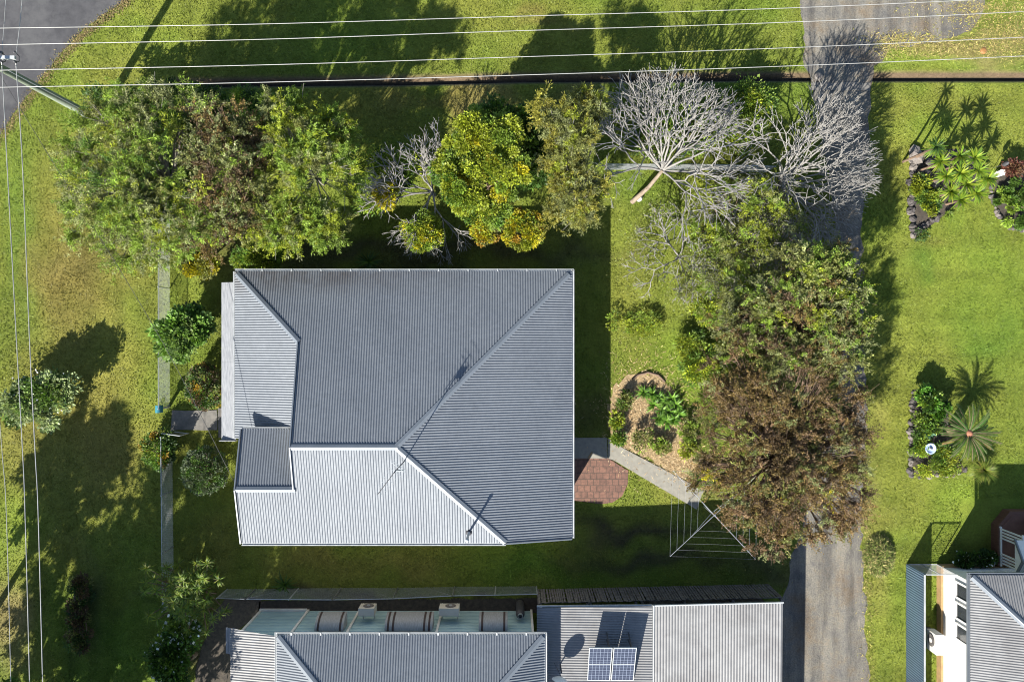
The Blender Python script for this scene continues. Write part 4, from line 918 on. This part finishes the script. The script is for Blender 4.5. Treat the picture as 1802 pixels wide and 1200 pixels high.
leafy_tree('russet_tree', 'big brown leaved tree overhanging the driveway and clothesline', 'tree', (1345, 790), 1.7,
    [(1400, 690, 5.0, 1.9, 1.4, 1.0), (1310, 700, 4.2, 1.4, 1.3, .9), (1465, 770, 4.6, 1.2, 1.7, 1.0), (1380, 840, 5.2, 2.0, 1.7, 1.1), (1310, 880, 4.6, 1.3, 1.2, .9), (1425, 910, 4.4, 1.5, 1.0, .8), (1270, 800, 3.6, 1.0, 1.3, .8), (1350, 950, 3.8, 1.0, .6, .6), (1260, 720, 3.0, .7, 1.0, .6), (1490, 690, 4.6, .7, 1.0, .8), (1340, 775, 4.8, 1.3, 1.2, .8), (1395, 770, 5.2, 1.0, 1.0, .7), (1492, 800, 5.0, .9, 1.5, .9), (1482, 880, 4.6, 1.0, 1.2, .8), (1245, 840, 3.0, .7, .8, .6), (1290, 640, 3.8, 1.1, .9, .8)],
    150000, .065, .04, [(4.2, BR), (1.6, DB), (1.3, OL), (1.2, PK), (.7, GG), (.1, GD)], nclump=460, clump=.5, spray=8, twigs=9, nl=190, r0=.17, cj=.15, shell=.45)
leafy_tree('leafy_shrub', 'bright green shrub on the lawn above the mulched bed', 'shrub', (1230, 640), .4,
    [(1232, 640, .8, .8, .9, .45), (1250, 690, .7, .6, .5, .4), (1215, 600, .8, .5, .4, .4)], 9000, .13, .045, [(2, LG), (2, YG), (1, MG)], nclump=50, clump=.34)
leafy_tree('leafy_shrub', 'yellow green shrub under the twiggy trees beside their stump shadow', 'shrub', (1235, 545), .4,
    [(1238, 545, 1.0, .6, .45, .4)], 3500, .12, .06, [(2, YG), (2, LG)], nclump=20, clump=.28)
leafy_tree('leafy_shrub', 'low sparse shrub at the lawn edge beside the house shadow', 'shrub', (1082, 565), .1,
    [(1078, 565, .35, .3, .4, .25), (1130, 570, .3, .9, .6, .2)], 2600, .09, .04, [(2, YG), (2, LG)], nclump=44, clump=.2, nl=2, r0=.012)

# ---------------------------------------------------------------- front yard plants
leafy_tree('broadleaf_shrub', 'bright green broadleaf tree on the front fence beside the white awning', 'shrub', (345, 585), .9,
    [(322, 588, 2.0, 1.15, 1.0, .7), (300, 600, 1.8, .6, .6, .5), (345, 565, 1.8, .8, .5, .5)], 9000, .15, .12, [(2, (.12, .22, .035)), (1.2, MG), (2.2, (.21, .31, .09)), (.5, DG)], nclump=70, clump=.3)
leafy_tree('flowering_shrub', 'wide green shrub with white flowers at the left edge under the cables', 'shrub', (75, 700), .6,
    [(40, 705, 1.5, 1.2, .9, .6), (95, 690, 1.5, 1.0, .9, .6), (65, 730, 1.3, 1.2, .5, .5)], 9500, .14, .10, [(2, (.13, .20, .055)), (1, MG), (2.4, (.24, .30, .13))], nclump=70, clump=.32, flowers=(90, .11, [(1, (.75, .75, .7))]))
leafy_tree('topiary', 'round clipped reddish dark shrub tucked beside the white awning', 'shrub', (370, 680), .3, [(361, 680, .95, .78, 1.0, .75)], 9000, .075, .05, [(2, DG), (1.4, (.09, .055, .03)), (1, MG), (1, GG), (.4, OR)], nclump=160, clump=.15, shell=.9)
leafy_tree('topiary', 'round clipped grey green shrub below the front path', 'shrub', (375, 822), .3, [(361, 828, 1.0, .95, 1.05, .8)], 12000, .075, .04, [(2, DG), (2, (.10, .13, .07)), (1, MG)], nclump=200, clump=.15, shell=.9)
leafy_tree('leafy_shrub', 'small mixed green and orange shrub on the fence line below the gate', 'shrub', (290, 800), .3, [(280, 790, .8, .6, .9, .45)], 4500, .10, .06, [(2, MG), (1.4, LG), (.7, OR), (1, DG)], nclump=34, clump=.26)
leafy_tree('dark_shrub', 'narrow dark planted strip on the shaded verge at lower left', 'shrub', (150, 1075), .2, [(142, 1050, .4, .45, 1.0, .3), (140, 1110, .4, .4, 1.0, .3)], 6000, .11, .07, [(3, DB), (2, DG), (1, OL)], nclump=50, clump=.25)
leafy_tree('flowering_shrub', 'dark leafy shrub with white flowers beside the teal house at the bottom', 'shrub', (345, 1150), .6, [(305, 1160, 1.8, .9, 1.1, .7), (320, 1110, 1.6, .7, .6, .5)], 8000, .14, .10, [(2, DG), (2, MG), (1, LG)], nclump=50, clump=.34, flowers=(150, .14, [(1, (.8, .8, .78))]))
def strappy_clump():
    bx, by = G(350, 1035); t = thing('dracaena_clump', 'tall strappy yellow green clump at the corner of the mesh fence', 'plant', (bx, by, 0)); Vs, Fs, Ts, n = [], [], [], 0; segs = []
    for k in range(150):
        px, py = random.gauss(322, 28), random.gauss(1042, 24); z = random.uniform(1.4, 3.4); c = P(px, py, z)
        V, F, T = rosette_mesh(c, 24, .42, .02, 1.2, (-.3, 1.3), [(3, LG), (2, MG), (1.4, YG), (1, OL)]); Vs.append(V); Fs.append(F + n); Ts.append(T); n += len(V)
        segs.append((np.array([bx + random.gauss(0, .25), by + random.gauss(0, .25), 0]), np.array(c), .03, .02))
    np_mesh('leaves', np.concatenate(Vs), np.concatenate(Fs), M['leaf'], t, tint=np.concatenate(Ts)); V, F = segs_mesh(segs); np_mesh('stem', V, F, M['bark_brown'], t)
strappy_clump()
# trees standing just outside the lower left of the picture: their shadows lie over the verge
for lb, b, bl in (('very tall tree beyond the left edge of the verge', (-15, 1085), [(3.6, 1.4), (5, 1.9), (6.4, 2.1), (7.3, 1.4)]), ('tall tree beside the front verge outside the lower left corner', (110, 1215), [(3.6, 1.3), (5.5, 1.8), (7.5, 2.0), (9, 1.5)]),
        ('tall spreading street tree below the lower left corner', (-10, 1300), [(3.6, 2.0), (5.5, 2.6), (7, 2.0)]), ('tall garden tree at the front of the teal house, outside the picture', (180, 1275), [(3.4, 1.8), (5.2, 2.2), (7.2, 2.3), (8.6, 1.5)]),
        ('low broad tree just below the bottom edge of the verge', (85, 1325), [(3.0, 1.8), (4.4, 2.3), (5.6, 1.8)]),
        ('tall slender tree in front of the teal house verandah', (285, 1275), [(3.4, 1.6), (5, 1.8), (7, 1.7)])):
    bx, by = G(*b); t = thing('street_tree', lb, 'tree', (bx, by, 0)); V, F, col, cc = crown_leaves([(bx + random.uniform(-.3, .3), by + random.uniform(-.3, .3), z, r, r, 1.1) for z, r in bl], 22000, .2, .10, [(2, MG), (2, DG), (1, LG)], nclump=130, clump=.6, spray=7, shell=.4)
    np_mesh('crown', V, F, M['leaf'], t, tint=col); V, F = segs_mesh(limbs((bx, by, 0), 2.6, cc, .16, 26)); np_mesh('trunk', V, F, M['bark_brown'], t, smooth=True)

# ---------------------------------------------------------------- planting in the mulched bed
def spiky(name, label, px, py, z, n, L, W, droop, up, cols, stem=None, cat='plant', group=None, seg=4):
    top = P(px, py, z); t = thing(name, label, cat, (top[0], top[1], 0), group)
    V, F, T = rosette_mesh(top, n, L, W, droop, up, cols, seg); np_mesh('leaves', V, F, M['leaf'], t, tint=T)
    if stem: MB().tube([(top[0], top[1], 0), (top[0] + .03, top[1], z * .5), top], [stem * 1.2, stem, stem * .9], 8).build('stem', M['bark_brown'], t, smooth=True)
    return t
AG = [(2, (.09, .20, .02)), (2, (.14, .26, .035)), (1, DG)]
agl = [(1132, 690), (1148, 692), (1158, 700), (1150, 712), (1170, 705), (1182, 700), (1190, 712), (1178, 724), (1164, 722), (1186, 738), (1172, 740), (1195, 728), (1160, 735)]
for px, py in agl: spiky('agapanthus', 'glossy green strappy plant in the drift along the mulched bed', px, py, .12, 26, .55, .06, 1.1, (.2, 1.35), AG, group='strappy plants in the mulched bed')
for lb, b, bl, cols in (('lime green low plant on the left edge of the mulched bed', (1085, 738), [(1085, 738, .3, .28, .32, .25)], [(3, YG), (1, LG)]), ('leafy green plant spilling over the right edge of the mulched bed', (1212, 758), [(1212, 755, .4, .4, .5, .3)], [(2, LG), (2, OL)]), ('low olive plant at the middle of the mulched bed', (1160, 790), [(1165, 785, .3, .3, .3, .25)], [(2, OL), (1, LG)]), ('sparse green plant at the top left of the mulched bed', (1102, 708), [(1102, 706, .3, .35, .35, .3)], [(2, MG), (2, OL)]),
        ('round green shrublet beside the concrete path in the mulched bed', (1130, 775), [(1133, 772, .4, .5, .45, .35)], [(2, LG), (2, OL)]), ('small green plant above the bend in the concrete path', (1090, 770), [(1090, 768, .3, .3, .25, .25)], [(2, LG), (2, MG)]),
        ('small yellow green plant at the right of the mulched bed', (1210, 790), [(1208, 790, .3, .35, .35, .25)], [(2, YG), (2, LG)]), ('low green plant at the lower end of the concrete path', (1235, 842), [(1235, 842, .3, .35, .25, .25)], [(2, LG), (2, MG)])):
    leafy_tree('bedding_plant', lb, 'plant', b, .15, bl, 700, .12, .06, cols, nclump=14, clump=.18, r0=.02, nl=5)
def log_edge():
    V = [Vector((*G(px, py), .06)) for px, py in ((1112, 668), (1122, 660), (1140, 655), (1158, 660), (1170, 672))]
    tag(MB().tube(V, .06, 8).build('edging_log', M['bark_brown'], loc=tuple(V[0]), smooth=True), 'curved dark log edging the top of the mulched bed', 'log')
log_edge()
for lb, px, py in (('fern like dark plant growing by the shaded wall above the roof', 650, 462), ('strappy green tuft on the lawn beside the mesh fence', 502, 1028)):
    spiky('strappy_plant', lb, px, py, .15, 34, .8, .05, 1.2, (.2, 1.3), [(2, DG), (2, MG)])

# ---------------------------------------------------------------- neighbour's garden beds
YU = [(3, (.15, .24, .02)), (2, (.24, .30, .03)), (1, (.09, .17, .02))]
for i, (px, py, z) in enumerate([(1655, 285, 2.0), (1688, 275, 2.4), (1715, 278, 2.6), (1665, 310, 1.6), (1690, 305, 2.0), (1722, 300, 2.3), (1700, 325, 1.7), (1672, 338, 1.3), (1690, 352, 1.2), (1718, 340, 1.5), (1738, 315, 1.9), (1645, 262, 1.9)]):
    spiky('yucca', 'spiky lime green yucca on a thin stem in the triangular stone edged bed', px, py, z, 54, .6, .055, .5, (-.3, 1.3), YU, .05, group='yuccas in the triangular bed')
spiky('yucca', 'lone tall thin yucca at the stony left end of the triangular bed', 1648, 258, 3.0, 36, .5, .05, .6, (-.5, 1.3), [(2, DG), (1, MG)], .05)
def stones(label, line, n, r, m, group):
    for k in range(n):
        u = k / max(1, n - 1) * (len(line) - 1); i = min(int(u), len(line) - 2); f = u - i
        px = line[i][0] + (line[i+1][0] - line[i][0]) * f; py = line[i][1] + (line[i+1][1] - line[i][1]) * f
        x, y = G(px + random.gauss(0, 1.2), py + random.gauss(0, 1.2)); rr = r * random.uniform(.7, 1.35)
        ph = rng.random(3) * 6; V = []; F = []; nu, nv = 9, 5
        sx_, sy_, sz_ = random.uniform(.8, 1.3), random.uniform(.8, 1.3), random.uniform(.55, .9); rot = random.uniform(0, 3)
        for b in range(nv + 1):
            for a in range(nu):
                th, p_ = math.pi * b / nv, 2 * math.pi * a / nu
                d = rr * (1 + .18 * math.sin(2 * p_ + ph[0] + th) + .14 * math.sin(3 * th + ph[1] + p_ * 2))
                X, Y = d * math.sin(th) * math.cos(p_) * sx_, d * math.sin(th) * math.sin(p_) * sy_
                V.append((x + X * math.cos(rot) - Y * math.sin(rot), y + X * math.sin(rot) + Y * math.cos(rot), rr * .4 + d * math.cos(th) * sz_))
        for b in range(nv):
            for a in range(nu): F.append((b*nu+a, (b+1)*nu+a, (b+1)*nu+(a+1) % nu, b*nu+(a+1) % nu))
        tag(MB().add(V, F).build('edging_stone', M[random.choice(m)], loc=(x, y, 0)), label, 'stone', group)
stones('rough dark stone edging the triangular yucca bed', [(1606, 285), (1603, 330), (1603, 370), (1605, 415)], 16, .16, ['rock', 'rock', 'rock_pale'], 'stones of the yucca bed')
stones('rough dark stone edging the triangular yucca bed', [(1608, 412), (1628, 396), (1648, 384)], 6, .13, ['rock', 'rock'], 'stones of the yucca bed')
stones('large boulder at the corner of the yucca bed', [(1612, 274), (1634, 288), (1625, 310), (1640, 325)], 4, .3, ['rock', 'rock_pale'], 'boulders of the yucca bed')
stones('grey stone edging the green bed at the right edge', [(1745, 322), (1743, 350), (1752, 372), (1764, 390), (1780, 402), (1802, 406)], 18, .1, ['rock_pale', 'rock', 'rock_pale'], 'stones of the right edge bed')
stones('dark stone edging the long bed beside the cycad', [(1606, 690), (1603, 740), (1602, 790), (1601, 835)], 20, .12, ['rock', 'rock', 'rock_pale'], 'stones of the cycad bed')
stones('pale stone along the lower end of the cycad bed', [(1604, 836), (1640, 838), (1672, 834), (1698, 828)], 8, .1, ['rock_pale', 'rock'], 'lower stones of the cycad bed')
for lb, bl, n, cols, L in (('mixed yellow green low plants along the stony side of the yucca bed', [(1620, 330, .3, .35, .5, .25), (1616, 408, .25, .25, .25, .2), (1636, 352, .3, .5, .5, .3), (1652, 375, .3, .6, .25, .25)], 4200, [(2, YG), (2, LG), (2, MG), (1, DG)], .12),
        ('dense green ground cover in the bed at the right edge', [(1775, 360, .3, .7, .9, .3), (1800, 330, .4, .6, .7, .4), (1815, 380, .4, .9, .6, .4)], 7000, [(3, MG), (2, LG), (1, YG)], .12),
        ('red leaved plant at the top of the bed on the right edge', [(1782, 297, .5, .38, .3, .3)], 1500, [(2, (.15, .055, .04)), (1, (.13, .08, .04))], .11),
        ('lush green shrub at the upper end of the cycad bed', [(1632, 705, .7, .5, .6, .45), (1650, 720, .6, .5, .4, .4)], 4200, [(2, (.07, .17, .02)), (2, LG), (1, DG)], .14),
        ('dark leafy shrub midway along the cycad bed', [(1622, 748, .5, .35, .5, .4), (1640, 745, .5, .5, .4, .4)], 3200, [(2, DG), (2, MG), (1, LG)], .13),
        ('small leafy plants around the birdbath in the cycad bed', [(1618, 790, .35, .35, .5, .3), (1660, 800, .35, .5, .4, .3)], 3200, [(2, LG), (2, MG), (1, YG)], .11),
        ('yellow green low plants at the lower end of the cycad bed', [(1650, 825, .25, .9, .25, .2), (1680, 815, .25, .4, .25, .2)], 2600, [(3, YG), (2, LG)], .10)):
    leafy_tree('garden_plant', lb, 'plant', (bl[0][0], bl[0][1]), .2, bl, n, L, L * .5, cols, nclump=30, clump=.22, r0=.025, nl=6)
spiky('bromeliad', 'blue green star shaped succulent left of the cycad', 1632, 760, .5, 22, .42, .09, .6, (.1, 1.1), [(2, (.12, .24, .15)), (1, (.09, .2, .1))])
def birdbath():
    x, y = P(1637, 789, .7)[:2]; t = thing('birdbath', 'pale blue round birdbath in the stone edged cycad bed', 'birdbath', (x, y, 0))
    MB().lathe((x, y, 0), [(.16, 0), (.14, .06), (.06, .12), (.055, .55), (.1, .64)], 16).build('pedestal', M['blue_white'], t, smooth=True)
    MB().lathe((x, y, .64), [(.08, 0), (.2, .03), (.255, .10), (.255, .12), (.22, .115), (.18, .06), (.02, .045)], 28).build('bowl', M['blue_white'], t, smooth=True)
    b = MB(); b.tube([(x - .07, y + .05, .74), (x - .02, y + .03, .76), (x + .05, y + .0, .75), (x + .12, y - .02, .72)], [.012, .04, .035, .01], 8); b.tube([(x - .02, y + .03, .69), (x - .02, y + .03, .75)], .012, 5); b.tube([(x - .02, y + .03, .77), (x - .045, y + .045, .81), (x - .075, y + .055, .81)], [.02, .026, .006], 8)
    tag(b.build('bird_figure', M['dark'], t, smooth=True))
    x, y = P(1764, 304, .5)[:2]; pb = thing('garden_post', 'short white post at the corner of the right edge bed', 'post', (x, y, 0))
    q = MB(); q.box((x - .09, y - .11, 0), (x + .09, y + .11, .5)); q.box((x - .11, y - .13, .5), (x + .11, y + .13, .55)); q.build('post', M['white'], pb)
    x, y = G(1748, 296); lp = thing('garden_light', 'slender garden ornament on a stalk beside the right edge bed', 'ornament', (x, y, 0))
    MB().tube([(x, y, 0), (x, y, .75)], .015, 6).build('stalk', M['dark'], lp); MB().lathe((x, y, .72), [(.02, 0), (.11, .12), (.10, .35), (.02, .48)], 12).build('head', M['dark'], lp, smooth=True)
birdbath()
def cycad():
    c = P(1703, 762, 1.5); t = thing('cycad', 'big dark green cycad with a brown heart beside the stone edged bed', 'cycad', (c[0], c[1], 0))
    MB().tube([(c[0], c[1], 0), (c[0], c[1], 1.45)], [.24, .2], 12).build('trunk', M['bark_brown'], t, smooth=True)
    Q = []; D = []; Ls = []; Ts = []; segs = []
    for k in range(58):
        az = k * 2.39996 + random.gauss(0, .08); el = random.uniform(.0, 1.0); L = random.uniform(1.2, 1.5); p = np.array(c); e = el; col = palette(1, [(3, (.05, .12, .02)), (2, (.09, .16, .03)), (1, DG), (.25, (.3, .2, .06))], .2)[0]; n = 26
        s = np.array([-math.sin(az), math.cos(az), 0])
        for i in range(n):
            dv = np.array([math.cos(e) * math.cos(az), math.cos(e) * math.sin(az), math.sin(e)]); q = p + dv * L / n; segs.append((p, q, .012, .012)); p = q; e -= .95 / n
            if i > 2:
                w = .105 * math.sin(math.pi * (i + 2) / (n + 3)) + .03
                for sg in (-1, 1): Q.append(p); D.append(norm((s * sg + dv * .75 + np.array([0, 0, .25]))[None])[0]); Ls.append(w); Ts.append(col)
    V, F = leaf_quads(np.array(Q), np.array(D), np.array(Ls), .03, .8); np_mesh('fronds', V, F, M['leaf'], t, tint=np.array(Ts)); V, F = segs_mesh(segs, 4); np_mesh('frond_stalks', V, F, M['bark_brown'], t)
    hb = MB(); hb.lathe((c[0], c[1], c[2] - .1), [(.2, 0), (.22, .1), (.17, .24), (.06, .33)], 14); hb.build('heart', M['terracotta'], t, smooth=True)
    spiky('grass_tree', 'fluffy pale green grass tree below the cycad', 1728, 826, .55, 420, .8, .018, .9, (-.1, 1.45), [(3, (.16, .20, .03)), (2, (.10, .16, .02)), (1, (.3, .26, .07))], .1)
cycad()
leafy_tree('flowering_shrub', 'low dark shrub with white flowers against the white house', 'shrub', (1692, 985), .3, [(1694, 985, .4, .5, .25, .3), (1730, 982, .4, .6, .25, .3)], 2400, .12, .07, [(2, DG), (2, MG)], nclump=24, clump=.2, flowers=(50, .1, [(1, (.8, .8, .78))]))
# clippings heap
def heap(name, label, px, py, rx, ry, hz, n, cols, L, W):
    x, y = G(px, py); u = rng.random(n) ** .5; a = rng.random(n) * 6.283; X = x + rx * u * np.cos(a); Y = y + ry * u * np.sin(a); Z = .03 + hz * (1 - u ** 2) * (.75 + .5 * vnoise(X, Y, .25))
    d = unit(n); d[:, 2] *= .5; V, F = leaf_quads(np.stack([X, Y, Z], 1), norm(d), L, W, .6); o = np_mesh(name, V, F, M['litter'], loc=(x, y, 0), tint=palette(n, cols, .3)); tag(o, label, 'heap')
heap('clippings_heap', 'oval heap of drying green clippings at the driveway edge', 1546, 977, .68, .98, .45, 5200, [(3, (.14, .16, .04)), (2, (.09, .13, .02)), (1.4, (.28, .24, .1))], .2, .035)

# ---------------------------------------------------------------- clothesline
def clothesline():
    zt = 1.95; cx, cy, _ = P(1257, 906, zt); t = thing('clothesline', 'rotary clothesline with wire square beside the brown tree', 'clothesline', (cx, cy, 0))
    MB().tube([(cx, cy, 0), (cx, cy, zt + .12)], .035, 10).build('pole', M['steel'], t)
    Rr = 2.75; cs = [Vector((cx + Rr * math.cos(R(a)), cy + Rr * math.sin(R(a)), zt)) for a in (-137, -47, 43, 133)]
    c0 = Vector((cx, cy, zt + .02)); low = Vector((cx, cy, zt - .45))
    for c in cs: a = MB(); a.tube([c0, c], .013, 6); a.tube([low, c0 + (c - c0) * .55], .008, 5); a.build('arm', M['steel'], t)
    w = MB()
    for k in range(5):
        f = 1 - k * .155
        for i in range(4):
            a, b = c0 + (cs[i] - c0) * f, c0 + (cs[(i+1) % 4] - c0) * f; m_ = (a + b) / 2 - Vector((0, 0, .05)); w.tube([a, m_, b], .0035, 4)
    w.build('line', M['steel'], t)
clothesline()

# ---------------------------------------------------------------- small things
def small():
    x, y = G(1124, 350); o = MB(); o.lathe((x, y, 0), [(.12, 0), (.16, .08), (.15, .2), (.08, .28), (.03, .3)], 14); tag(o.build('garden_urn', M['white'], loc=(x, y, 0), smooth=True), 'white rounded pot at the foot of the largest bare tree', 'pot')
    x, y = G(1730, 90); tag(MB().lathe((x, y, 0), [(.17, 0), (.16, .05), (.13, .09), (.04, .1)], 14).build('marker_lid', M['orange'], loc=(x, y, 0), smooth=True), 'small orange marker lying on the verge at upper right', 'marker')
    x, y = G(1438, 137); tag(MB().lathe((x, y, 0), [(.2, 0), (.22, .12), (.17, .26), (.05, .3)], 9).build('boulder', M['rock_pale'], loc=(x, y, 0), smooth=True), 'grey boulder on the driveway edge at the culvert', 'stone')
    a = Vector((*G(1040, 803), .07)); b = Vector((*G(1032, 812), .07))
    tag(MB().beam(Vector((*G(1042, 795), .075)), Vector((*G(1035, 806), .075)), .07, .03).build('timber_offcut', M['board'], loc=tuple(a)), 'short pale timber offcut at the corner of the back path', 'timber')
small()

# ---------------------------------------------------------------- grass blades and litter
def inside(poly, X, Y):
    r = np.zeros(len(X), bool); n = len(poly)
    for i in range(n):
        (x0, y0), (x1, y1) = poly[i], poly[(i + 1) % n]
        c = ((y0 > Y) != (y1 > Y)) & (X < (x1 - x0) * (Y - y0) / (y1 - y0 + 1e-12) + x0); r ^= c
    return r
def grass():
    n = 420000; X = rng.uniform(-25.5, 25.5, n); Y = rng.uniform(-17.2, 17.2, n)
    keep = np.ones(n, bool)
    for k, ps in POLY.items():
        for p in ps: keep &= ~inside(p, X, Y)
    for (x0, y0, x1, y1) in ((-11.8, -8.4, 2.2, 2.6), (-12.0, -18, .95, -12.9), (1, -18, 11.6, -11.9), (20.3, -18, 26, -10.7), (21.5, -10, 27, -7.5)): keep &= ~((X > x0) & (X < x1) & (Y > y0) & (Y < y1))
    keep &= ~((np.abs(Y - drain_y(X) - .15) < .3) & (X > DX[0]))
    X, Y = X[keep], Y[keep]; n = len(X); t = turf(X, Y); keep = rng.random(n) < np.clip(t[:, 1] / .09, .05, 1); X, Y, t = X[keep], Y[keep], t[keep]; n = len(X)
    h = rng.uniform(.035, .085, n) * (.7 + .6 * vnoise(X, Y, .6)); a = rng.random(n) * 6.283; ln = rng.normal(size=(n, 2)) * .05; w = rng.uniform(.012, .03, n)
    B = np.stack([X, Y, np.zeros(n)], 1); s = np.stack([np.cos(a) * w, np.sin(a) * w, np.zeros(n)], 1); T = B + np.stack([ln[:, 0], ln[:, 1], h], 1)
    V = np.stack([B - s, B + s, T], 1).reshape(-1, 3); F = np.arange(3 * n).reshape(n, 3)
    o = np_mesh('grass', V, F, M['blade'], tint=t * np.exp(rng.normal(size=(n, 1)) * .17) * 1.12); tag(o, kind='stuff')
grass()
def scatter(name, regions, cols, L, W, lift=.02):
    P_ = []
    for (px, py, rx, ry, n) in regions: x, y = G(px, py); P_.append(np.stack([x + rng.normal(size=n) * rx * S, y + rng.normal(size=n) * ry * S, np.full(n, lift) + rng.random(n) * .04], 1))
    P_ = np.concatenate(P_); n = len(P_); d = unit(n); d[:, 2] *= .3; V, F = leaf_quads(P_, norm(d), L * np.exp(rng.normal(size=n) * .3), W, .7)
    tag(np_mesh(name, V, F, M['litter'], tint=palette(n, cols, .3)), kind='stuff')
scatter('leaf_litter', [(1600, 72, 35, 8, 900), (1680, 88, 50, 8, 1300), (1770, 55, 40, 22, 1900), (1700, 20, 25, 12, 350), (1640, 15, 40, 14, 120), (1560, 85, 12, 12, 300), (1760, 10, 30, 10, 500), (1525, 1000, 6, 110, 500), (1800, 80, 40, 12, 500), (1340, 780, 60, 90, 1500)], [(3, (.34, .29, .10)), (2, (.24, .19, .075)), (1, (.26, .27, .05))], .13, .028)
edge = [(300, -100), (222, 0), (190, 22), (160, 45), (140, 60), (124, 78), (95, 112), (62, 152), (30, 196), (0, 238), (-60, 330)]
band = []
for i in range(len(edge) - 1):
    for k in range(6): u = k / 6; band.append((edge[i][0] + (edge[i+1][0] - edge[i][0]) * u + 4, edge[i][1] + (edge[i+1][1] - edge[i][1]) * u + 3, 5, 4, random.randint(30, 75)))
scatter('leaf_litter', band, [(3, (.20, .15, .06)), (2, (.13, .10, .045)), (1, (.15, .16, .04))], .08, .035)
scatter('straw', [(1140, 720, 42, 50, 1500), (1150, 740, 30, 40, 2200), (1200, 810, 22, 18, 1600), (1110, 740, 20, 25, 900), (1225, 835, 10, 12, 400)], [(3, (.46, .34, .19)), (2, (.3, .2, .1)), (1, (.55, .44, .27))], .16, .02)
